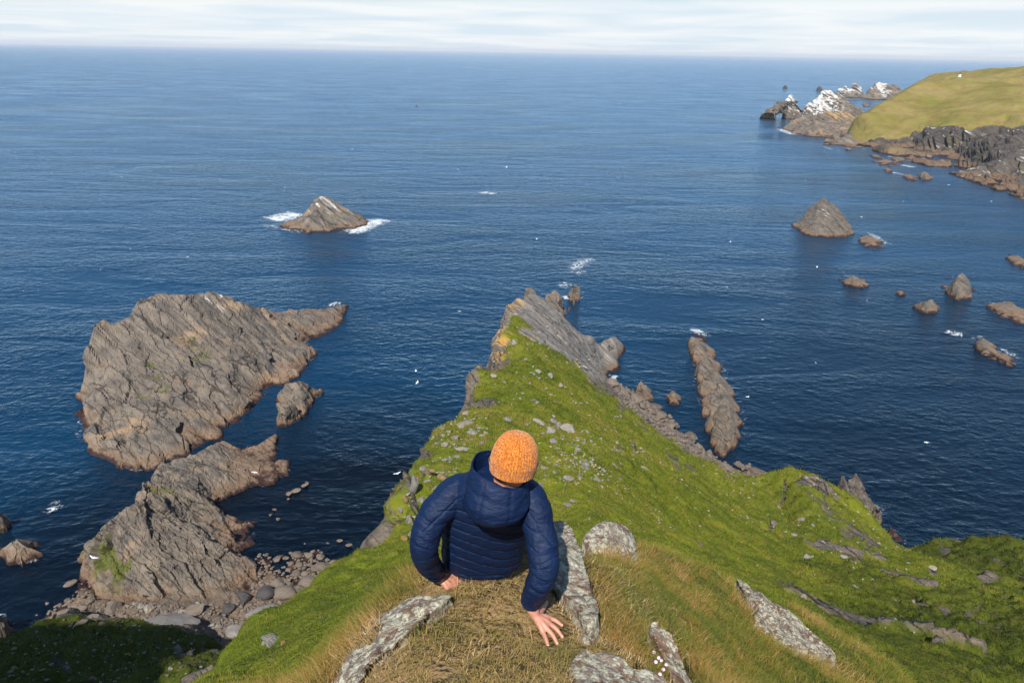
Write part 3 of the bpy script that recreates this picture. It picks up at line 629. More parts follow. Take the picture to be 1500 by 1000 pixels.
rock_patch("rock_ledge", [(1290, 762, 87), (1305, 768, z0), (1322, 785, z0), (1332, 805, z0), (1320, 803, 80), (1305, 785, 83), (1296, 770, 86)], "grey rock ledge at the foot of the grassy spur on the right", "rock ledge", 1.4, ROCK_MID, seed=12, res=.7, skirt=(1.06, 2.5))
rock_patch("rock_fin", [(1166, 684, 104), (1170, 672, 108), (1176, 678, z0), (1180, 692, z0), (1172, 690, 103)], "thin rock fin just behind the top of the grassy spur", "rock fin", 1.0, ROCK_MID, seed=13, res=.7, skirt=(1.1, 2))
PALE_ROCK = rock_mat("tip_rock", 2.2, warm=.25)
rock_patch("rock_pinnacle", [(746, 430, 152, 0, 0, .35), (741, 444, 149, 0, 0, .1), (740, 456, 146), (733, 470, 143), (727, 488, 139), (752, 444, 147, 0, 0, .75), (757, 452, 144, 0, 0, .55), (750, 466, 137, 0, 0, .6), (746, 480, 130, 0, 0, .6), (738, 486, 128, 0, 0, .3), (744, 452, 145, 0, 0, .3)],
    "pointed pinnacle with orange lichen at the very tip of the headland", "rock pinnacle", 1.6, PALE_ROCK, seed=70, res=.6, skirt=(1.1, 4), cut=-3, amp=.8, blurs=3)
rock_patch("rock_slab", [(769, 420, 168.5), (765, 438, 157), (766, 450, 149), (778, 420, 170.5, 0, 0, .1), (786, 427, 169), (776, 440, 159, 0, 0, .5), (771, 456, 143, 0, 0, .5), (782, 450, 150), (795, 440, 165)],
    "grey slab end standing above the gap beside the headland pinnacle", "rock slab", 1.6, PALE_ROCK, seed=71, res=.6, skirt=(1.1, 4), cut=-3, amp=.7, blurs=3)
rock_patch("rock_pinnacle", [(696, 531, 70.5, 0, 0, .5), (690, 543, 69), (686, 560, 65.5), (683, 575, 62), (684, 592, 58), (702, 544, 67.5, 0, 0, .4), (706, 556, 64, 0, .5), (700, 572, 60, 0, 0, .5), (697, 590, 55.5, 0, 0, .4), (690, 600, 54, 0, 0, .3), (693, 560, 64, 0, 0, .4)],
    "lichened fin of rock on the left brink, nearer than the tip", "rock pinnacle", 1.2, PALE_ROCK, seed=72, res=.6, skirt=(1.1, 2.5), cut=-2, amp=.8, blurs=3)
# cone stack, far islet
rock_patch("sea_stack", [(1165, 331, z0), (1179, 342, z0), (1215, 348, z0), (1242, 347, z0), (1254, 341, z0), (1250, 334, 343), (1245, 327, 341), (1230, 310, 340), (1220, 298, 340), (1207, 285, 341), (1203, 290, 340), (1189, 302, 341), (1178, 318, 343), (1195, 320, 331, .15, .2), (1210, 315, 331, .2, .2), (1225, 322, 330, 0, .25), (1190, 335, 325), (1215, 338, 324), (1238, 337, 326)],
    "dark cone shaped sea stack standing in the right hand water", "sea stack", 4.0, ROCK_DARK, seed=14, res=.7, extra=[(156, 357, 0), (140, 362, 0), (168, 348, 0)], amp=.8)
rock_patch("rock_islet", [(406, 331, z0), (419, 334, z0), (450, 341, z0), (488, 338, z0), (520, 333, z0), (536, 329, z0), (541, 323, z0), (432, 321, 334), (446, 313, 335), (456, 297, 337, .25), (470, 287, 339, .55), (480, 289, 340, .5), (488, 292, 340, .45), (499, 302, 340, .3), (514, 310, 339, .3), (530, 317, 338), (445, 327, 322, 0, .3), (470, 310, 326, .3), (490, 322, 324, 0, .45), (510, 322, 326, .1, .4), (455, 330, 318, 0, .2), (480, 331, 318)],
    "lone hump shaped islet with a pale top ringed by white surf, left of centre", "rock islet", 5.0, ROCK_FAR, seed=15, res=.7, extra=[(-100, 352, 0), (-85, 354, 0), (-118, 346, 0)], amp=.7)
# small skerries in the water on the right: (outline bottom-left .. ) simple humps
def hump(u0, v0, u1, v1, h, label, name="skerry", cat="skerry", seed=0, peak=.45, mat_=None, size=2.2, dv_=0.0, amp=.6):
    """a low rock whose waterline spans the pixels u0..u1 with its near edge at v1"""
    w_ = u1-u0; hh = v1-v0
    zt = h
    top = lambda f: (u0+w_*f, v0+hh*.25, Zp(zt))
    pts = [(u0, (v0+v1)/2-dv_, z0), (u0+w_*.25, v1-hh*.12-dv_*.5, z0), (u0+w_*.55, v1, z0), (u0+w_*.85, v1-hh*.05+dv_*.5, z0), (u1, (v0+v1)/2+hh*.15+dv_, z0),
           (u0+w_*peak, v0+hh*.02, Zp(zt)), (u0+w_*(peak+.2), v0+hh*.3, Zp(zt*.75)), (u0+w_*(peak-.2), v0+hh*.3, Zp(zt*.7)), (u0+w_*.5, v0+hh*.55, Zp(zt*.6)), (u0+w_*.12, v0+hh*.2-dv_, z0), (u0+w_*.9, v0+hh*.25+dv_, z0)]
    return rock_patch(name, pts, label, cat, size, mat_ or ROCK_DARK, seed=seed, res=.6, skirt=(1.08, 2.0), amp=amp, cut=-1.6 if amp > .2 else -1.0, blurs=2 if amp > .2 else 9)
hump(1257, 343, 1297, 364, 2.6, "low curved skerry with foam beside the cone shaped stack", seed=20, peak=.3, dv_=4)
hump(1228, 402, 1273, 419, 4.0, "flat brown skerry alone in front of the cone shaped stack", seed=21, dv_=4)
hump(1313, 424, 1328, 431, 1.6, "tiny skerry between two larger ones in the right hand water", seed=22)
hump(1338, 437, 1378, 457, 4.5, "two humped skerry in front of the jagged rock on the right", seed=23, peak=.65)
hump(1379, 397, 1430, 437, 9.0, "jagged dark rock standing among the skerries on the right", "sea_stack", "sea stack", seed=24, peak=.6, size=3)
hump(1474, 373, 1512, 391, 2.5, "skerry cut by the right edge of the picture, farthest out", seed=25, dv_=6)
hump(1445, 441, 1520, 470, 2.6, "long thin skerry slanting out of the right edge", seed=26, dv_=9)
hump(1427, 494, 1465, 522, 3.2, "ragged skerry beside the patch of foam on the right", seed=27, dv_=6, peak=.35)
hump(1456, 515, 1490, 533, 2.0, "low skerry touching the ragged one near the right edge", seed=28, dv_=5)
for k, (a, b, c_, d, h, lab) in enumerate([
        (1274, 226, 1294, 232, 2.0, "flat reef nearest the cone of grey rock in the far cove"), (1279, 233, 1318, 243, 1.8, "longest flat reef in the far cove"), (1304, 229, 1329, 238, 2.5, "round topped reef in the middle of the far cove"), (1324, 227, 1351, 238, 2.0, "reef touching the far cliff foot"),
        (1294, 246, 1309, 253, 1.6, "small reef on the seaward side of the far cove"), (1321, 255, 1346, 264, 1.8, "dark low reef beside the rounded one"), (1343, 250, 1367, 263, 5.0, "rounded tan reef, tallest of the far cove")]):
    hump(a, b, c_, d, h, lab, "reef", "reef", seed=30+k, dv_=2, size=3)
hump(1262, 149, 1276, 156, 6, "small dark rock in the water behind the far neck of land", seed=40)
hump(930, 557, 958, 586, 4.5, "slanted boulder like rock at the foot of the headland", "shore_rock", "rock", seed=43, peak=.3, mat_=ROCK_MID, dv_=7, size=1.6)
hump(976, 570, 998, 591, 3.2, "squarish rock alone in the water left of the long stack", "shore_rock", "rock", seed=44, mat_=ROCK_MID, size=1.4)
hump(-30, 742, 14, 776, 5, "rock at the left edge above the low reef", "shore_rock", "rock", seed=45, mat_=ROCK_MID)
hump(-8, 786, 63, 826, 3.2, "low brown reef near the left edge in front of the outcrop", "reef", "reef", seed=46, mat_=ROCK_MID, dv_=-4)
hump(-40, 893, 20, 940, 6, "rock at the left edge just above the dark mossy spur", "shore_rock", "rock", seed=47, mat_=ROCK_MID)

# ------------------------------------------------------------------ the far coast
def Cp(u, v, y, *k): return (u, v, y)+k
far = [Cp(1499, 99, 900), Cp(1470, 104, 900), Cp(1428, 111, 890), Cp(1365, 119, 860), Cp(1329, 128, 830), Cp(1312, 136, 810), Cp(1291, 147, 790), Cp(1277, 155, 780), Cp(1262, 167, 760),
       Cp(1260, 214, z0), Cp(1275, 213, z0), Cp(1298, 216, z0), Cp(1337, 220, z0), Cp(1350, 229, z0), Cp(1372, 240, z0), Cp(1396, 250, z0), Cp(1424, 261, z0), Cp(1449, 271, z0), Cp(1500, 292, z0), Cp(1560, 318, z0),
       Cp(1280, 190, 725), Cp(1292, 183, 735), Cp(1320, 190, 715), Cp(1335, 197, 690), Cp(1345, 185, 710), Cp(1300, 165, 765), Cp(1330, 160, 770), Cp(1370, 150, 780), Cp(1350, 215, 655), Cp(1365, 200, 670), Cp(1390, 190, 660), Cp(1400, 165, 720), Cp(1440, 160, 710), Cp(1430, 195, 620), Cp(1400, 215, 615), Cp(1420, 232, 575), Cp(1450, 215, 570), Cp(1480, 195, 590), Cp(1460, 240, 520), Cp(1490, 220, 530), Cp(1500, 250, 480), Cp(1480, 165, 680), Cp(1500, 140, 740), Cp(1560, 120, 800), Cp(1560, 180, 600), Cp(1560, 250, 440), Cp(1440, 130, 820), Cp(1380, 134, 830), Cp(1254, 178, 772), Cp(1246, 194, 765), Cp(1240, 208, z0), Cp(1250, 212, z0)]
fc = []
for q in far:
    p = pt(q[0], q[1], Z=q[2][1]) if isinstance(q[2], tuple) else pt(q[0], q[1], Y=q[2]); fc.append(tuple(p))
fc += [(x, y, z) for x, y, z in [(620, 1100, 60), (560, 1050, 40), (480, 930, 10), (440, 880, 0), (405, 820, -4), (800, 1100, 70), (800, 900, 80), (760, 600, 70), (700, 450, 40), (390, 790, -2), (385, 680, -4), (420, 640, -5), (480, 560, -5), (460, 480, -5), (500, 400, -5), (600, 360, -5), (700, 380, -3), (850, 1200, 60), (500, 1050, -5), (600, 1250, -5)]]
t_ = np.linspace(math.radians(22.5), math.radians(44), 360); l_ = np.linspace(math.log(400), math.log(1250), 340)
T2, L2 = np.meshgrid(t_, l_); Hh = tin(fc, T2, L2); bad = np.isnan(Hh[..., 0]); Hh[bad] = -6
Hh = blur(Hh, 5); R2 = np.exp(L2); Pf = np.stack([R2*np.sin(T2), R2*np.cos(T2), Hh[..., 0]], -1)
n_ = grid_normals(Pf); kp = Pf[..., 2] > -3; kk = kp.ravel(); pf = Pf.reshape(-1, 3)
st = smooth01(1-n_[..., 2], 0.16, 0.40)
nn = np.zeros(len(pf)); nn[kk] = fbm(pf[kk]/60, 4, 80); nn = nn.reshape(R2.shape)
n3 = np.zeros(len(pf)); n3[kk] = fbm(pf[kk]/14, 4, 82); n3 = n3.reshape(R2.shape)
_uf, _vf = (lambda Q: (750+FPX*((Q-CAM)@_r)/((Q-CAM)@_f), 500-FPX*((Q-CAM)@_u)/((Q-CAM)@_f)))(pf); _uf = _uf.reshape(R2.shape); _vf = _vf.reshape(R2.shape)
line = np.interp(_uf, [1262, 1330, 1345, 1370, 1420, 1460, 1500, 1560], [208, 205, 192, 182, 184, 184, 186, 195])
low = smooth01(_vf+nn*26, line-10, line+8)
rkf = np.clip(st*0.3*(0.35+.65*low)+low*.80+n3*.42-.12, 0, 1)
dd = np.zeros(len(pf)); dd[kk] = rock_disp(pf[kk], 22, 88); dd = dd.reshape(R2.shape)
u3 = np.zeros(len(pf)); u3[kk] = fbm(pf[kk]/45, 5, 84); u3 = u3.reshape(R2.shape)
Pf = Pf+n_*((u3*6*(1-low*.5)+dd*(.15+low)*1.5)*smooth01(Pf[..., 2], -2, 3))[..., None]
Vv, Fq, a = compact(Pf.reshape(-1, 3), grid_faces(len(l_), len(t_), kp), dict(rock=rkf.ravel(), guano=(np.clip(low*.15-nn*.5, 0, .16)).ravel(), dry=np.zeros(R2.size), rough=np.zeros(R2.size), lichen=np.zeros(R2.size)))
def far_land_mat():
    m, nt, b, o = mat("far_turf_and_rock")
    g = N(nt, 'ShaderNodeNewGeometry'); pos = g.outputs['Position']
    a1 = noise(nt, pos, 0.02, 5, 0.6); b1 = noise(nt, pos, 0.09, 5, 0.65)
    c = mixc(nt, rmp(nt, a1, 0.38, 0.62), (0.150, 0.128, 0.028), (0.225, 0.170, 0.060))
    c = mixc(nt, mth(nt, 'MULTIPLY', rmp(nt, b1, 0.5, 0.7), 0.6), c, (0.115, 0.070, 0.028))
    c = mixc(nt, mth(nt, 'MULTIPLY', rmp(nt, b1, 0.46, 0.32), 0.6), c, (0.13, 0.155, 0.02))
    rc, rh = rock_color(nt, 11, tide=False, warm=.2, dark=.6)
    c = mixc(nt, rmp(nt, attr(nt, 'rock'), 0.36, 0.58), c, rc)
    s = N(nt, 'ShaderNodeSeparateXYZ'); L(nt, pos, s.inputs[0])
    zz = mth(nt, 'ADD', s.outputs[2], mth(nt, 'MULTIPLY', mth(nt, 'SUBTRACT', b1, 0.5), 6))
    c = mixc(nt, mth(nt, 'MULTIPLY', rmp(nt, zz, 5.0, 3.6), .75), c, (0.17, 0.11, 0.07)); c = mixc(nt, rmp(nt, zz, 1.2, .5), c, (0.03, .018, .015))
    L(nt, c, b.inputs['Base Color']); b.inputs['Roughness'].default_value = .95; b.inputs['Specular IOR Level'].default_value = .1
    L(nt, bump(nt, mth(nt, 'ADD', mth(nt, 'MULTIPLY', rh, rmp(nt, attr(nt, 'rock'), .36, .58)), b1), 0.8, 2.0), b.inputs['Normal'])
    return m
me = new_mesh("far_headland", Vv, Fq, True)
for k, v in a.items(): add_attr(me, k, v)
tag(link("far_headland", me, far_land_mat()), kind='structure')
# stacks off the far headland
rock_patch("sea_stack", [(1146, 170, z0), (1150, 173, z0), (1165, 173, z0), (1182, 171, z0), (1147, 158, 988), (1149, 148, 996, .6), (1158, 137, 1000, 1), (1166, 146, 1000, .6), (1172, 153, 1000, .5), (1182, 162, 1000, .1), (1152, 158, 985, .3), (1165, 160, 985, .3)],
    "far pyramid shaped stack with a sea arch and a whitened peak", "sea stack", 12, ROCK_FAR, seed=50, res=.5, amp=1.25, skirt=(1.05, 5), cut=-3)
rock_patch("sea_stack", [(1178, 172, 925), (1180, 156, 950, .7), (1190, 145, 955, .8), (1200, 137, 960, .8), (1218, 130, 965, .7), (1228, 132, 965, .6), (1240, 143, 955, .35), (1252, 152, 940, .2), (1264, 164, 900, 0, .3), (1200, 152, 930, .8), (1220, 145, 935, .55), (1235, 152, 920, .25, .3), (1195, 164, 915, .7), (1225, 160, 900, .5, .3), (1250, 165, 880, 0, .4), (1190, 182, z0), (1262, 188, z0)],
    "white streaked rocky ridge behind the far neck of land", "sea stack", 14, ROCK_FAR, seed=51, res=.5, amp=1.25, skirt=(1.06, 5), cut=-3, extra=[(500, 990, 0), (430, 985, 0)])
rock_patch("sea_stack", [(1150, 189, z0), (1160, 195, z0), (1185, 199, z0), (1212, 201, z0), (1235, 203, z0), (1155, 180, 845), (1168, 171, 850), (1182, 162, 855, 0, 0, .2), (1200, 156, 860, 0, .3, .3), (1220, 151, 865, .35, 0, .5), (1235, 157, 860, .1, 0, .6), (1250, 165, 850, 0, .2, .5), (1262, 172, 835, 0, .3, .4), (1264, 190, 790), (1190, 180, 820), (1215, 178, 820, 0, 0, .2), (1235, 180, 810), (1255, 185, 790), (1205, 168, 835, 0, .2, .5)],
    "broad dark rock hump with an orange lichened top below the white ridge", "sea stack", 12, ROCK_FAR, seed=52, res=.5, amp=1.25, skirt=(1.05, 5), cut=-3)
rock_patch("sea_stack", [(1204, 211, z0), (1214, 217, z0), (1228, 220, z0), (1248, 219, z0), (1263, 216, z0), (1210, 203, 715), (1222, 193, 722), (1238, 181, 728, .2), (1247, 188, 725), (1256, 200, 720), (1264, 208, 712), (1225, 206, 705), (1240, 203, 705, .15), (1252, 209, 702)],
    "grey striped cone of rock at the front of the far stacks", "sea stack", 10, ROCK_FAR, seed=53, res=.5, amp=1.25, skirt=(1.05, 5), cut=-3)
rock_patch("rock_outcrop", [(1264, 212, z0), (1262, 200, 735), (1268, 193, 740), (1278, 196, 735), (1290, 202, 720), (1300, 206, 712), (1300, 216, z0), (1284, 215, z0), (1270, 205, 720)],
    "grey broken outcrop between the striped cone and the far grassy cove", "rock outcrop", 9, ROCK_FAR, seed=56, res=.5, amp=1.25, skirt=(1.05, 4), cut=-3)
rock_patch("sea_stack", [(1226, 138, 1560), (1228, 128, 1580, 1), (1238, 121, 1590, 1), (1250, 115, 1600, 1), (1258, 119, 1600, 1), (1264, 126, 1590, .8), (1265, 138, 1550), (1250, 139, 1530), (1238, 139, 1530), (1248, 130, 1560, 1), (1256, 134, 1550, .5)],
    "white guano covered far stack nearest the horizon", "sea stack", 16, ROCK_FAR, seed=54, res=.5, amp=1.25, skirt=(1.05, 8), cut=-5)
rock_patch("sea_stack", [(1265, 139, 1500), (1268, 131, 1540), (1278, 120, 1560, .3), (1283, 119, 1562, .9), (1292, 123, 1560, .9), (1298, 124, 1560, .5), (1300, 122, 1562), (1311, 121, 1560), (1320, 129, 1550), (1325, 140, 1500), (1305, 141, 1480), (1285, 141, 1480), (1275, 132, 1520), (1288, 132, 1520, .8), (1296, 136, 1500, .8), (1308, 132, 1520), (1280, 138, 1490)],
    "dark far stack with a white stripe beside the white one", "sea stack", 16, ROCK_FAR, seed=55, res=.5, amp=1.25, skirt=(1.05, 8), cut=-5)

# ------------------------------------------------------------------ lichened rocks round the perch
def perch_rock_mat():
    m, nt, b, o = mat("perch_rock")
    g = N(nt, 'ShaderNodeNewGeometry'); pos = g.outputs['Position']
    n1 = noise(nt, pos, 4, 6, 0.65); n2 = noise(nt, pos, 22, 6, 0.72, 0.4); n3 = noise(nt, pos, 75, 4, 0.65); n4 = noise(nt, pos, 9, 5, 0.7, 1.0)
    c = mixc(nt, rmp(nt, n1, 0.35, 0.65), (0.155, 0.112, 0.085), (0.255, 0.21, 0.165))
    c = mixc(nt, mth(nt, 'MULTIPLY', rmp(nt, n3, 0.45, 0.7), 0.6), c, (0.10, 0.075, 0.065))
    c = mixc(nt, mth(nt, 'MULTIPLY', rmp(nt, n2, 0.48, 0.52), .85), c, mixc(nt, rmp(nt, n3, 0.38, 0.62), (0.30, 0.285, 0.20), (0.56, 0.55, 0.43)))
    c = mixc(nt, mth(nt, 'MULTIPLY', rmp(nt, n4, 0.53, 0.58), 0.85), c, (0.125, 0.060, 0.032))
    c = mixc(nt, mth(nt, 'MULTIPLY', rmp(nt, noise(nt, pos, 9, 4, 0.6, 0.5), 0.68, 0.71), 0.85), c, (0.72, 0.72, 0.66))
    c = mixc(nt, mth(nt, 'MULTIPLY', rmp(nt, noise(nt, pos, 18, 3, 0.6), 0.70, 0.74), 0.8), c, (0.45, 0.22, 0.03))
    L(nt, c, b.inputs['Base Color']); b.inputs['Roughness'].default_value = .9; b.inputs['Specular IOR Level'].default_value = .2
    h = mth(nt, 'ADD', n2, mth(nt, 'ADD', mth(nt, 'MULTIPLY', n3, .5), mth(nt, 'MULTIPLY', n1, 1.5)))
    L(nt, bump(nt, h, 0.7, 0.025), b.inputs['Normal'])
    return m
PERCH = perch_rock_mat()
def near_rock(pts, label, size=.12, seed=0, name="lichened_rock", up=.03, dome=.05, rough=1.0, side=.35):
    """a weathered outcrop whose rim runs through the given points; its top follows their common plane, its flanks go down into the turf"""
    wp = np.array([pt(p[0], p[1], Y=p[2]) for p in pts])
    A_ = np.c_[wp[:, :2], np.ones(len(wp))]; cf = np.linalg.lstsq(A_, wp[:, 2], rcond=None)[0]
    wp[:, 2] = .7*(A_@cf)+.3*wp[:, 2]
    n = 220; cl = spline(np.concatenate([wp[-2:], wp, wp[:2]]), 12)[24:-12]; d = np.r_[0, np.cumsum(np.linalg.norm(np.diff(cl, axis=0), axis=1))]
    rim = np.stack([np.interp(np.linspace(0, d[-1], n, endpoint=False), d, cl[:, k]) for k in range(3)], 1)
    c = rim.mean(0); T = np.concatenate([np.linspace(.02, 1, 70), np.linspace(1.012, 1.10, 16)])
    G = c+(rim-c)[None]*np.minimum(T, 1.2)[:, None, None]
    w_ = np.linalg.norm((rim-c)[:, :2], axis=1).min()
    G[..., 2] += up+dome*w_/.1*(1-np.minimum(T, 1)**3)[:, None]*.5-(np.clip(T-.93, 0, 1)**1.5*side/.17**1.5)[:, None]
    f_ = G.reshape(-1, 3); nz = grid_normals(G).reshape(-1, 3)
    dz = (.26*fbm(f_/(size*2.2), 3, seed)+.14*fbm(f_/(size*.6), 4, seed+3)-.10*np.exp(-(fbm(f_@np.diag([1, .45, 1])/(size*1.3), 2, seed+7)/.05)**2)+.035*fbm(f_/(size*.13), 2, seed+9))*size*rough
    out = (f_+nz*dz[:, None]).reshape(G.shape)
    m = len(T); V = np.concatenate([out.reshape(-1, 3), out[0].mean(0)[None]])-c
    F = np.concatenate([[(i*n+k, i*n+(k+1) % n, (i+1)*n+(k+1) % n, (i+1)*n+k) for i in range(m-1) for k in range(n)], [(m*n, (k+1) % n, k, k) for k in range(0)]]) if False else np.array([(i*n+k, i*n+(k+1) % n, (i+1)*n+(k+1) % n, (i+1)*n+k) for i in range(m-1) for k in range(n)])
    me = new_mesh(name, V, F, True); o = link(name, me, PERCH); o.location = c
    return tag(o, label, "rock")
near_rock([(600, 867, 2.44), (640, 870, 2.42), (668, 881, 2.36), (640, 900, 2.27), (606, 930, 2.13), (585, 945, 2.07), (560, 962, 2.0), (538, 980, 1.93), (518, 1010, 1.83), (492, 1040, 1.73), (470, 1030, 1.86), (492, 1000, 1.98), (512, 970, 2.1), (540, 930, 2.27), (556, 905, 2.37), (575, 885, 2.43)],
    "pale lichened rock at the lower left of the perch, beside the dry grass", seed=61, up=.025, dome=.02)
near_rock([(812, 766, 3.35), (836, 771, 3.27), (850, 800, 2.98), (860, 830, 2.76), (870, 865, 2.52), (882, 900, 2.30), (877, 917, 2.2), (860, 925, 2.16), (838, 896, 2.31), (812, 865, 2.47), (790, 830, 2.70), (784, 790, 3.05)],
    "white and rust lichened slab beside the person's right arm", seed=62, up=.02, dome=.015, size=.10)
near_rock([(843, 966, 1.97), (870, 957, 2.01), (897, 955, 2.01), (925, 968, 1.94), (950, 975, 1.92), (978, 992, 1.88), (995, 1020, 1.80), (1000, 1050, 1.7), (920, 1060, 1.62), (845, 1045, 1.64), (828, 1000, 1.78)],
    "low lichened rock at the bottom edge under the dry grass tuft", seed=63, up=.005, dome=.015)
near_rock([(950, 912, 2.30), (962, 907, 2.32), (982, 930, 2.26), (1003, 966, 2.15), (1018, 1004, 2.05), (1028, 1045, 1.92), (1005, 1050, 1.85), (988, 1005, 2.0), (970, 965, 2.12), (955, 935, 2.22)],
    "slanting rim of grey rock at the bottom right corner of the perch", seed=66, up=.012, dome=.02, side=.5)
near_rock([(618, 975, 1.90), (640, 962, 1.95), (668, 968, 1.93), (690, 982, 1.88), (684, 1000, 1.80), (655, 1012, 1.76), (625, 1004, 1.79)],
    "small flush patch of lichened rock in the dry grass at the bottom edge", seed=67, up=-.022, dome=.035, size=.06)
near_rock([(850, 925, 2.18), (868, 930, 2.16), (880, 942, 2.11), (868, 952, 2.07), (848, 946, 2.09)],
    "fist sized lichened stone between the pale slab and the bottom rock", seed=68, up=-.012, dome=.06, size=.05)
near_rock([(853, 796, 4.1), (866, 777, 4.3), (890, 765, 4.5), (907, 769, 4.5), (926, 790, 4.4), (935, 814, 4.15), (905, 817, 3.95), (876, 810, 3.95)],
    "rounded grey boulder behind the lichened slab, edged by long grass", seed=64, up=.0, size=.2, dome=.10, side=.6)
near_rock([(1072, 853, 6.6), (1095, 861, 6.5), (1130, 878, 6.3), (1172, 902, 6.1), (1205, 940, 5.9), (1227, 974, 5.7), (1190, 964, 5.5), (1150, 950, 5.45), (1112, 924, 5.55), (1100, 905, 5.7), (1108, 890, 5.95), (1090, 872, 6.2)],
    "flat brown rock set in the grassy slope at lower right", seed=65, up=.06, size=.3, dome=.02, side=.6, name="slope_rock")

# the arch: a leg of rock that comes down left of the pyramid stack, with open water under it
_st = [o for o in col.objects if 'sea arch' in str(o.get('label'))][0]
_p = [pt(1148, 156, Y=985), pt(1140, 158.5, Y=983), pt(1133, 162, Y=981), pt(1128, 167, Y=978), pt(1125, 172, Y=975)]
_q = spline([tuple(p)+(r,) for p, r in zip(_p, (8, 6.0, 5.0, 5.5, 7.0))], 8); _V = []; _n = 14
for i, q in enumerate(_q):
    t = _q[min(i+1, len(_q)-1)][:3]-_q[max(i-1, 0)][:3]; t /= np.linalg.norm(t); x = np.cross(t, [0, 1, 0]); x /= np.linalg.norm(x); y = np.cross(t, x)
    for k in range(_n): _V.append(q[:3]+(x*math.cos(k*2*math.pi/_n)+y*1.6*math.sin(k*2*math.pi/_n))*q[3])
_V = np.array(_V); _c = _V-np.repeat(_q[:, :3], _n, 0); _V = _V+_c*(.9*fbm(_V/5, 3, 9))[:, None]-np.array(_st.location)
link("arch_leg", new_mesh("arch_leg", _V, [(i*_n+k, i*_n+(k+1) % _n, (i+1)*_n+(k+1) % _n, (i+1)*_n+k) for i in range(len(_q)-1) for k in range(_n)]), ROCK_FAR, _st)

# ------------------------------------------------------------------ loose stones and boulders
def stone_mesh(seed, rounded):
    r = random.Random(seed); bm = bmesh.new()
    bmesh.ops.create_icosphere(bm, subdivisions=3, radius=1.0)
    planes = []
    for _ in range(9 if not rounded else 6):
        d = Vector((r.gauss(0, 1), r.gauss(0, 1), r.gauss(0, 1))).normalized(); planes.append((d, r.uniform(.45, .8) if not rounded else r.uniform(.68, .9)))
    for v in bm.verts:
        c = v.co.copy()
        for d, h in planes:
            k = c.dot(d)
            if k > h: c -= d*(k-h)*.94
        v.co = c
    co = np.array([v.co for v in bm.verts]); nz = fbm(co*2.1+seed*3.7, 3, seed)*.10
    for v, k in zip(bm.verts, nz): v.co *= 1+float(k)
    if not rounded: bmesh.ops.dissolve_limit(bm, angle_limit=math.radians(9), verts=bm.verts, edges=bm.edges); bmesh.ops.triangulate(bm, faces=bm.faces)
    me = bpy.data.meshes.new("stone"); bm.to_mesh(me); bm.free()
    me.polygons.foreach_set('use_smooth', np.full(len(me.polygons), rounded)); return me
def stone_mat(name, cols, warm=None, lich=0.0):
    m, nt, b, o = mat(name)
    oi = N(nt, 'ShaderNodeObjectInfo'); t = N(nt, 'ShaderNodeTexCoord').outputs['Object']
    g = N(nt, 'ShaderNodeNewGeometry').outputs['Position']
    c = mixc(nt, oi.outputs['Random'], cols[0], cols[1])
    n1 = noise(nt, t, 2.2, 5, .65); n2 = noise(nt, g, 6, 5, .7); n3 = noise(nt, t, 9, 4, .6)
    c = mixc(nt, mth(nt, 'MULTIPLY', rmp(nt, n1, .4, .65), .5), c, cols[2])
    c = mixc(nt, mth(nt, 'MULTIPLY', rmp(nt, n3, .5, .68), .5), c, (cols[0][0]*.4, cols[0][1]*.4, cols[0][2]*.4))
    if lich: c = mixc(nt, mth(nt, 'MULTIPLY', rmp(nt, mth(nt, 'ADD', n1, mth(nt, 'MULTIPLY', oi.outputs['Random'], .08)), .62, .68), lich), c, (.50, .28, .05))
    L(nt, c, b.inputs['Base Color']); b.inputs['Roughness'].default_value = .85; b.inputs['Specular IOR Level'].default_value = .25
    L(nt, bump(nt, mth(nt, 'ADD', n1, mth(nt, 'MULTIPLY', n3, .4)), .7, .12), b.inputs['Normal'])
    return m
STONE = stone_mat("turf_stone", [(.17, .155, .135), (.24, .225, .20), (.30, .29, .26)], lich=.8)
BOULDER = stone_mat("shore_boulder", [(.085, .066, .052), (.150, .120, .096), (.20, .165, .13)])
DARKB = stone_mat("dark_boulder", [(.045, .042, .042), (.065, .06, .06), (.09, .084, .08)])
SLAB = stone_mat('pale_slab', [(.15, .135, .12), (.20, .18, .16), (.25, .23, .21)])
LICH = stone_mat("orange_lichened_stone", [(.22, .16, .085), (.28, .18, .07), (.36, .20, .04)], lich=.9)
angular = [stone_mesh(100+k, False) for k in range(8)]
rounded_ = [stone_mesh(200+k, True) for k in range(6)]
def mesh_for(base, m_, cache={}):
    k = (base.name, m_.name)
    if k not in cache:
        c = base.copy(); c.name = base.name; c.materials.clear(); c.materials.append(m_); cache[k] = c
    return cache[k]
stone_n = 0; PIX = {}
